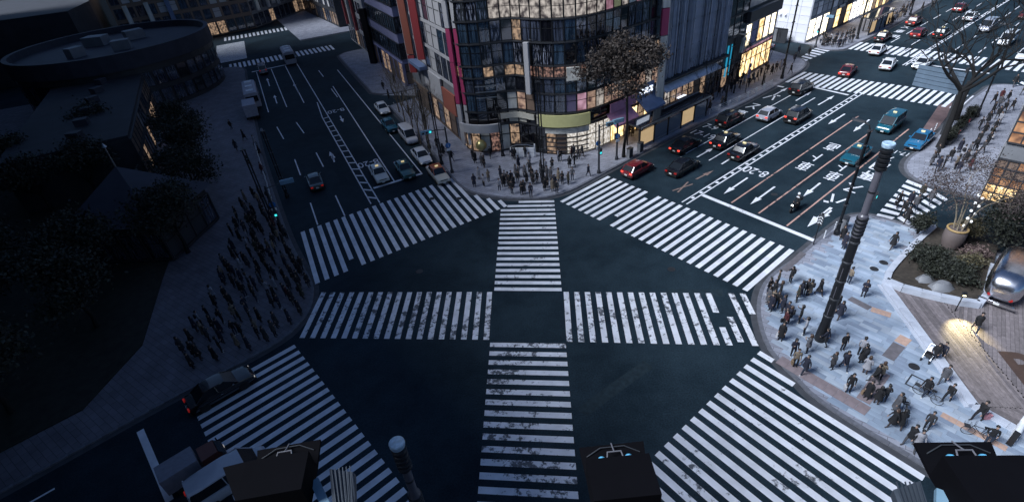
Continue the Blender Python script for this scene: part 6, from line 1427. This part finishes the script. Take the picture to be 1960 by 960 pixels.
# ================================================================== floodlights on arms under the ledge
M['flood'] = mat('flood_black', (.0035, .0035, .005), .8, var=.1, spec=.05); M['flood_blue'] = mat('flood_blue_lens', (.10, .35, .55), .25, emit=(.1, .4, .7), estr=.06); M['flood_hood'] = mat('flood_hood', (.05, .062, .08), .5, metal=.3, var=.1, scale=6)
M['guard'] = mat('grey_guard_wire', (.12, .12, .14), .6)
def flood(c, rz, s, label, side=0):
    o = empty('floodlight', c, R(rz), label=label, cat='floodlight'); o.scale = (s, s, s)
    MB().box((0, -.14, 0), (.50, .34, .26), M['flood']).obj('housing', o)
    mb = MB(); mb.add([(-.25, .02, -.10), (.25, .02, -.10), (.27, .24, -.02), (-.27, .24, -.02), (-.25, .02, -.13), (.25, .02, -.13), (.27, .24, -.05), (-.27, .24, -.05)], [(0, 1, 2, 3), (7, 6, 5, 4), (0, 4, 5, 1), (1, 5, 6, 2), (2, 6, 7, 3), (3, 7, 4, 0)], M['flood']); mb.obj('tray', o)
    for x in (-.11, .11): MB().lathe([(.01, -.05), (.032, -.035), (.038, 0), (.03, .035), (.008, .06)], M['flood_blue'], n=10).obj('bulb', o, smooth=60, loc=(x, .09, -.02))
    MB().tube([(-.075, .05, 0), (-.055, .14, .03), (.055, .14, .03), (.075, .05, 0)], .007, M['guard'], 6).obj('bulb_guard', o); MB().tube([(0, .14, .03), (0, .20, .0), (0, .25, -.02)], .006, M['guard'], 6).obj('bulb_guard', o); MB().tube([(-.22, .16, -.04), (-.1, .21, -.01), (.1, .21, -.01), (.22, .16, -.04)], .005, M['dark'], 6).obj('guard_wire', o)
    MB().box((0, 0, 0), (.36, .20, .5), M['flood']).obj('ballast', o, loc=(0, -.32, -.3)); MB().tube([(.05, -.32, -.5), (.05, -.6, -.7), (.05, -2.9 / s, -.75)], .04, M['dark'], 8).obj('arm', o) if not side else None
    if side:
        mb = MB(); mb.add([(side * .25, -.30, .13), (side * .44, .02, .12), (side * .25, .03, .13), (side * .25, -.30, .10), (side * .44, .02, .09), (side * .25, .03, .10)], [(0, 1, 2), (5, 4, 3), (0, 3, 4, 1), (1, 4, 5, 2), (2, 5, 3, 0)], M['flood']); mb.obj('barn_door', o, fix=True)
        mb = MB(); mb.loft([[(-side * x, y, z) for x, y, z in ((.38, -.05, -.05), (.58, -.10, -.08), (.60, -.40, -.16), (.44, -.44, -.14))], [(-side * x, y, z) for x, y, z in ((.38, -.05, -.12), (.58, -.10, -.15), (.60, -.40, -.23), (.44, -.44, -.21))]], M['flood_hood']); mb.obj('side_hood', o, fix=True)
        for k in range(6): MB().bar((-side * (.40 + k * .03), -.06, -.045 + .0), (-side * (.46 + k * .025), -.36, -.115), .006, .012, M['flood_hood']).obj('hood_rib', o)
        MB().bar((-side * .25, -.1, -.1), (-side * .46, -.5, -.2), .07, .05, M['signal_blue']).obj('side_arm', o); MB().tube([(0, -.32, -.5), (-side * .1, -.7, -.75), (-side * .1, -2.8 / s, -.8)], .045, M['dark'], 8).obj('arm', o)
flood((.66, 2.36, 24.98), 0, 1.0, 'black floodlight with two blue bulbs over the middle of the crossing'); flood((3.28, 2.06, 24.98), -6, 1.05, 'black floodlight with grey side hood beside the east crossing', 1); flood((-2.12, 2.68, 24.98), 5, 1.02, 'black floodlight with grey side hood above the white van', -1)
# ================================================================== trees and shrubs
random.seed(23)
M['bark'] = mat('dark_bark', (.007, .0065, .007), .9, var=.3, scale=6); M['bark_lit'] = mat('lit_toned_bark', (.30, .25, .18), .85, var=.2, scale=6); M['bark_tan'] = mat('tan_twigs', (.13, .105, .075), .9, var=.25, scale=3)
def leaf_mat(name, c1, c2):
    m = bpy.data.materials.new(name); m.use_nodes = True; nt = m.node_tree; b = nt.nodes['Principled BSDF']; b.inputs['Roughness'].default_value = .7
    ge = nt.nodes.new('ShaderNodeNewGeometry'); cr = nt.nodes.new('ShaderNodeValToRGB'); cr.color_ramp.elements[0].color = (*c1, 1); cr.color_ramp.elements[1].color = (*c2, 1)
    nt.links.new(ge.outputs['Random Per Island'], cr.inputs[0]); nt.links.new(cr.outputs[0], b.inputs['Base Color']); return m
M['leaf_brown'] = leaf_mat('brown_autumn_leaf', (.014, .011, .010), (.060, .044, .036)); M['leaf_dark'] = leaf_mat('dark_green_leaf', (.006, .008, .006), (.026, .030, .019)); M['leaf_mauve'] = leaf_mat('mauve_twig_leaf', (.05, .032, .032), (.16, .11, .10)); M['leaf_twig'] = leaf_mat('brown_twig_leaf', (.016, .012, .012), (.075, .052, .05)); M['leaf_olive'] = leaf_mat('olive_leaf', (.035, .03, .018), (.11, .095, .05))
def limbs(mb, p, d, r, L, depth, m, spread=.6, tips=None, lift=.15, n=6, minr=.008):
    segs = 3; path = [p]; rs = [r]; q = Vector(p); dd = Vector(d)
    for i in range(segs):
        dd = (dd + Vector((random.gauss(0, .14), random.gauss(0, .14), random.gauss(0, .08) + lift * .2))).normalized(); q = q + dd * (L / segs); path.append(q.copy()); rs.append(max(minr, r * (1 - .38 * (i + 1) / segs)))
    mb.tube(path, rs, m, n if depth > 1 else 4)
    if depth <= 0:
        if tips is not None: tips.append(q)
        return
    k = random.choice((2, 3, 3)) if depth > 1 else random.choice((2, 3))
    for i in range(k):
        ax = dd.cross(Vector((random.gauss(0, 1), random.gauss(0, 1), random.gauss(0, 1)))).normalized(); nd = (Matrix.Rotation(random.uniform(.35, 1.0) * spread, 3, ax) @ dd + Vector((0, 0, lift))).normalized()
        limbs(mb, q if i < 2 else path[2], nd, rs[-1] * random.uniform(.62, .85), L * random.uniform(.62, .9), depth - 1, m, spread, tips, lift, n, minr)
def leaves(centres, count, rad, size, m):
    vs, fs = [], []
    for i in range(count):
        c = random.choice(centres); p = c + Vector((random.gauss(0, rad), random.gauss(0, rad), random.gauss(0, rad * .7))); a = Vector((random.gauss(0, 1), random.gauss(0, 1), random.gauss(0, 1))).normalized(); b = a.cross(Vector((random.gauss(0, 1), random.gauss(0, 1), random.gauss(0, 1)))).normalized(); s = size * random.uniform(.6, 1.4); o = len(vs)
        vs += [p - a * s, p + b * s * .55, p + a * s, p - b * s * .55]; fs.append((o, o + 1, o + 2, o + 3))
    mb = MB(); mb.add(vs, fs, m); return mb
def tree(p, h0, r, label, depth=4, L=2.6, m='bark', leaf=None, nleaf=0, lrad=.7, lsize=.12, lean=(0, 0, 1), spread=.75, lift=.12, name='tree', group=None, z=KH, minr=.008):
    o = empty(name, (p[0], p[1], z), label=label, cat='tree', group=group); tips = []
    t = MB(); top = Vector(lean).normalized() * h0; t.tube([(0, 0, -.05), top * .15, top * .5 + Vector((random.gauss(0, .1), random.gauss(0, .1), 0)), top], [r * 1.45, r * 1.05, r * .9, r * .78], M[m], 10); t.obj('trunk', o, smooth=60)
    c = MB(); k = 4 if depth > 2 else 3
    for i in range(k):
        a = 2 * PI * i / k + random.uniform(-.4, .4); limbs(c, top - Vector((0, 0, .1 * i)), (math.cos(a) * .7 * spread, math.sin(a) * .7 * spread, .8), r * .68, L, depth - 1, M[m], spread, tips, lift, 6, minr)
    if leaf: c.obj('branches', o, smooth=60); lv = leaves(tips, nleaf, lrad, lsize, M[leaf]); lv.obj('crown', o)
    else: c.obj('crown', o, smooth=60)
    return o
tree((15.0, 59.0), 8.0, .17, 'leafy brown tree before the pink awning', 5, 2.0, 'bark', 'leaf_brown', 11000, .55, .16, (.02, .03, 1), .95, .06, 'leafy_tree')
tree((50.19, 53.03), 6.6, .30, 'large bare black tree leaning over the oncoming kerb', 5, 4.0, 'bark', None, 0, lean=(.02, .06, 1), spread=1.0, lift=.12, name='bare_tree', minr=.04)
tree((57.2, 59.8), 5.4, .24, 'second bare black tree behind the large one', 5, 2.8, 'bark', None, 0, lean=(.1, .1, 1), spread=.8, lift=.2, name='bare_tree')
for i, (p, l) in enumerate((((-11.28, 69.92), 'tan bare street tree nearest the cream taxi'), ((-12.75, 74.37), 'tan bare street tree behind the white van'), ((-14.49, 78.86), 'tan bare street tree behind the dark teal taxi'), ((-16.00, 83.93), 'tan bare street tree by the alley crossing'), ((-9.47, 65.26), 'small tan bare street tree by the kerbside saloon'), ((-10.57, 72.40), 'tan bare street tree close to the terracotta front'))):
    tree(p, 2.6, .10, l, 5, 1.7, 'bark_tan', None, 0, spread=.55, lift=.28, name='street_tree', group='tan bare street trees')
for p, l in (((36.14, 76.93), 'thin bare tree in front of the gold lit shop'), ((41.50, 79.02), 'thin bare tree near the rounded kerb tip'), ((29.32, 71.17), 'thin bare tree behind the bus shelter end')): tree(p, 3.0, .09, l, 5, 1.7, 'bark', None, 0, spread=.4, lift=.35, name='thin_tree', group='thin bare trees on the north-east pavement')
# the tree in the pot, light on its stems put into the bark colour
o = empty('pot_tree', (pt[0], pt[1], KH + 2.1), label='multi stemmed pale tree with mauve twigs growing in the giant pot', cat='tree'); tips = []
for i in range(5): a = 2 * PI * i / 5; c = MB(); c.tube([(.22 * math.cos(a), .3 * math.sin(a), -.15), (.45 * math.cos(a), .45 * math.sin(a), 1.2), (.8 * math.cos(a), .8 * math.sin(a), 2.4)], [.07, .06, .045], M['bark_lit'], 6); limbs(c, Vector((.8 * math.cos(a), .8 * math.sin(a), 2.35)), (.4 * math.cos(a), .4 * math.sin(a), .85), .045, 1.3, 3, M['bark_lit'], .8, tips, .05); c.obj('stem', o, smooth=60)
leaves(tips, 7500, .55, .06, M['leaf_twig']).obj('crown', o)
def shrub(p, rx, ry, h, n, m, label, size=.10, group='dark shrubs in the white planter', z=KH + .35):
    o = empty('shrub', (p[0], p[1], z), label=label, cat='shrub', group=group); cs = []; st = MB()
    for i in range(14): a = random.uniform(0, 2 * PI); q = math.sqrt(random.random()) * .75; e = Vector((rx * q * math.cos(a), ry * q * math.sin(a), h * random.uniform(.45, .9))); cs.append(e); st.tube([(e.x * .15, e.y * .15, 0), e * .55 + Vector((0, 0, .1)), e], [.04, .025, .012], M['bark'], 5)
    st.obj('stems', o); leaves(cs, n, min(rx, ry) * .30, size, M[m]).obj('foliage', o); return o
shrub((33.74, 32.81), 1.3, 1.0, 1.5, 2600, 'leaf_dark', 'dark evergreen shrub at the pavement end of the planter'); shrub((33.77, 31.18), 1.4, 1.1, 1.3, 2600, 'leaf_dark', 'dark evergreen shrub between the planter boulders'); shrub((34.76, 30.14), 1.3, 1.1, 1.2, 2400, 'leaf_dark', 'dark evergreen shrub near the trailer side of the planter'); shrub((36.15, 36.89), .9, .9, 1.9, 2000, 'leaf_dark', 'tall dark shrub beside the side street crossing'); shrub((36.46, 31.63), 1.0, .9, 1.0, 1500, 'leaf_olive', 'olive shrub by the planter rear'); shrub((38.13, 32.94), .9, .8, .8, 1200, 'leaf_mauve', 'low mauve shrub behind the planter'); shrub((39.02, 35.11), 1.1, .9, 1.8, 2200, 'leaf_olive', 'olive shrub beside the giant pot')
tree((42.2, 34.4), 1.0, .16, 'dark evergreen tree behind the trailer', 4, 1.15, 'bark', 'leaf_dark', 6500, .5, .12, spread=.8, lift=.2, name='evergreen_tree'); tree((44.4, 33.0), 1.0, .16, 'second dark evergreen tree behind the trailer', 4, 1.25, 'bark', 'leaf_dark', 6500, .55, .12, spread=.8, lift=.25, name='evergreen_tree')
for i, (t_, l) in enumerate(((.10, 'hedge planter beside the slatted sign post'), (.38, 'hedge planter under the large bare tree'), (.66, 'hedge planter under the second bare tree'))):
    q = V2((50.0, 52.6)).lerp(V2((62.0, 62.4)), t_ + .1); o = empty('hedge_planter', (q.x, q.y, KH), R(NE + 3), label=l, cat='planter'); MB().box((0, 0, 0), (3.4, .9, .55), M['dark_clad']).obj('box', o, loc=(0, 0, .27)); leaves([Vector((random.uniform(-1.6, 1.6), random.uniform(-.3, .3), random.uniform(.6, 1.2))) for k in range(40)], 1600, .16, .09, M['leaf_dark']).obj('foliage', o); MB().box((0, 0, 0), (.5, .1, .35), M['redsign']).obj('notice', o, loc=(1.2, -.5, .7))
WT = (((-37.5, 58.5), 'dark evergreen tree between the police box and the crowd'), ((-41, 66), 'dark evergreen tree before the long arcade'), ((-34.0, 47.0), 'dark evergreen tree at the police box front'), ((-46, 74), 'dark evergreen tree farther along the arcade'), ((-40.5, 42.0), 'dark evergreen tree south of the police box'), ((-37.0, 36.0), 'dark evergreen tree near the south-west kerb'))
ADDED_TREES = [(-38, 27), (-43, 22), (-48, 20), (-52, 26), (-45, 36), (-50, 31), (-55, 38), (-52, 44), (-60, 34), (-58, 48), (-62, 56), (-66, 44), (-57, 60), (-64, 68), (-52, 62), (-47, 30), (-70, 60), (-60, 78)]  # extra trees added to darken the west side
WT += tuple((p, 'dark evergreen park tree added to darken the west beds') for p in ADDED_TREES)
for p, l in WT: tree(p, 2.6, .2, l, 4, 1.7, 'bark', 'leaf_dark', 5000, .7, .16, spread=.8, lift=.2, name='evergreen_tree', group='evergreen trees added to darken the west' if 'park' in l else None)
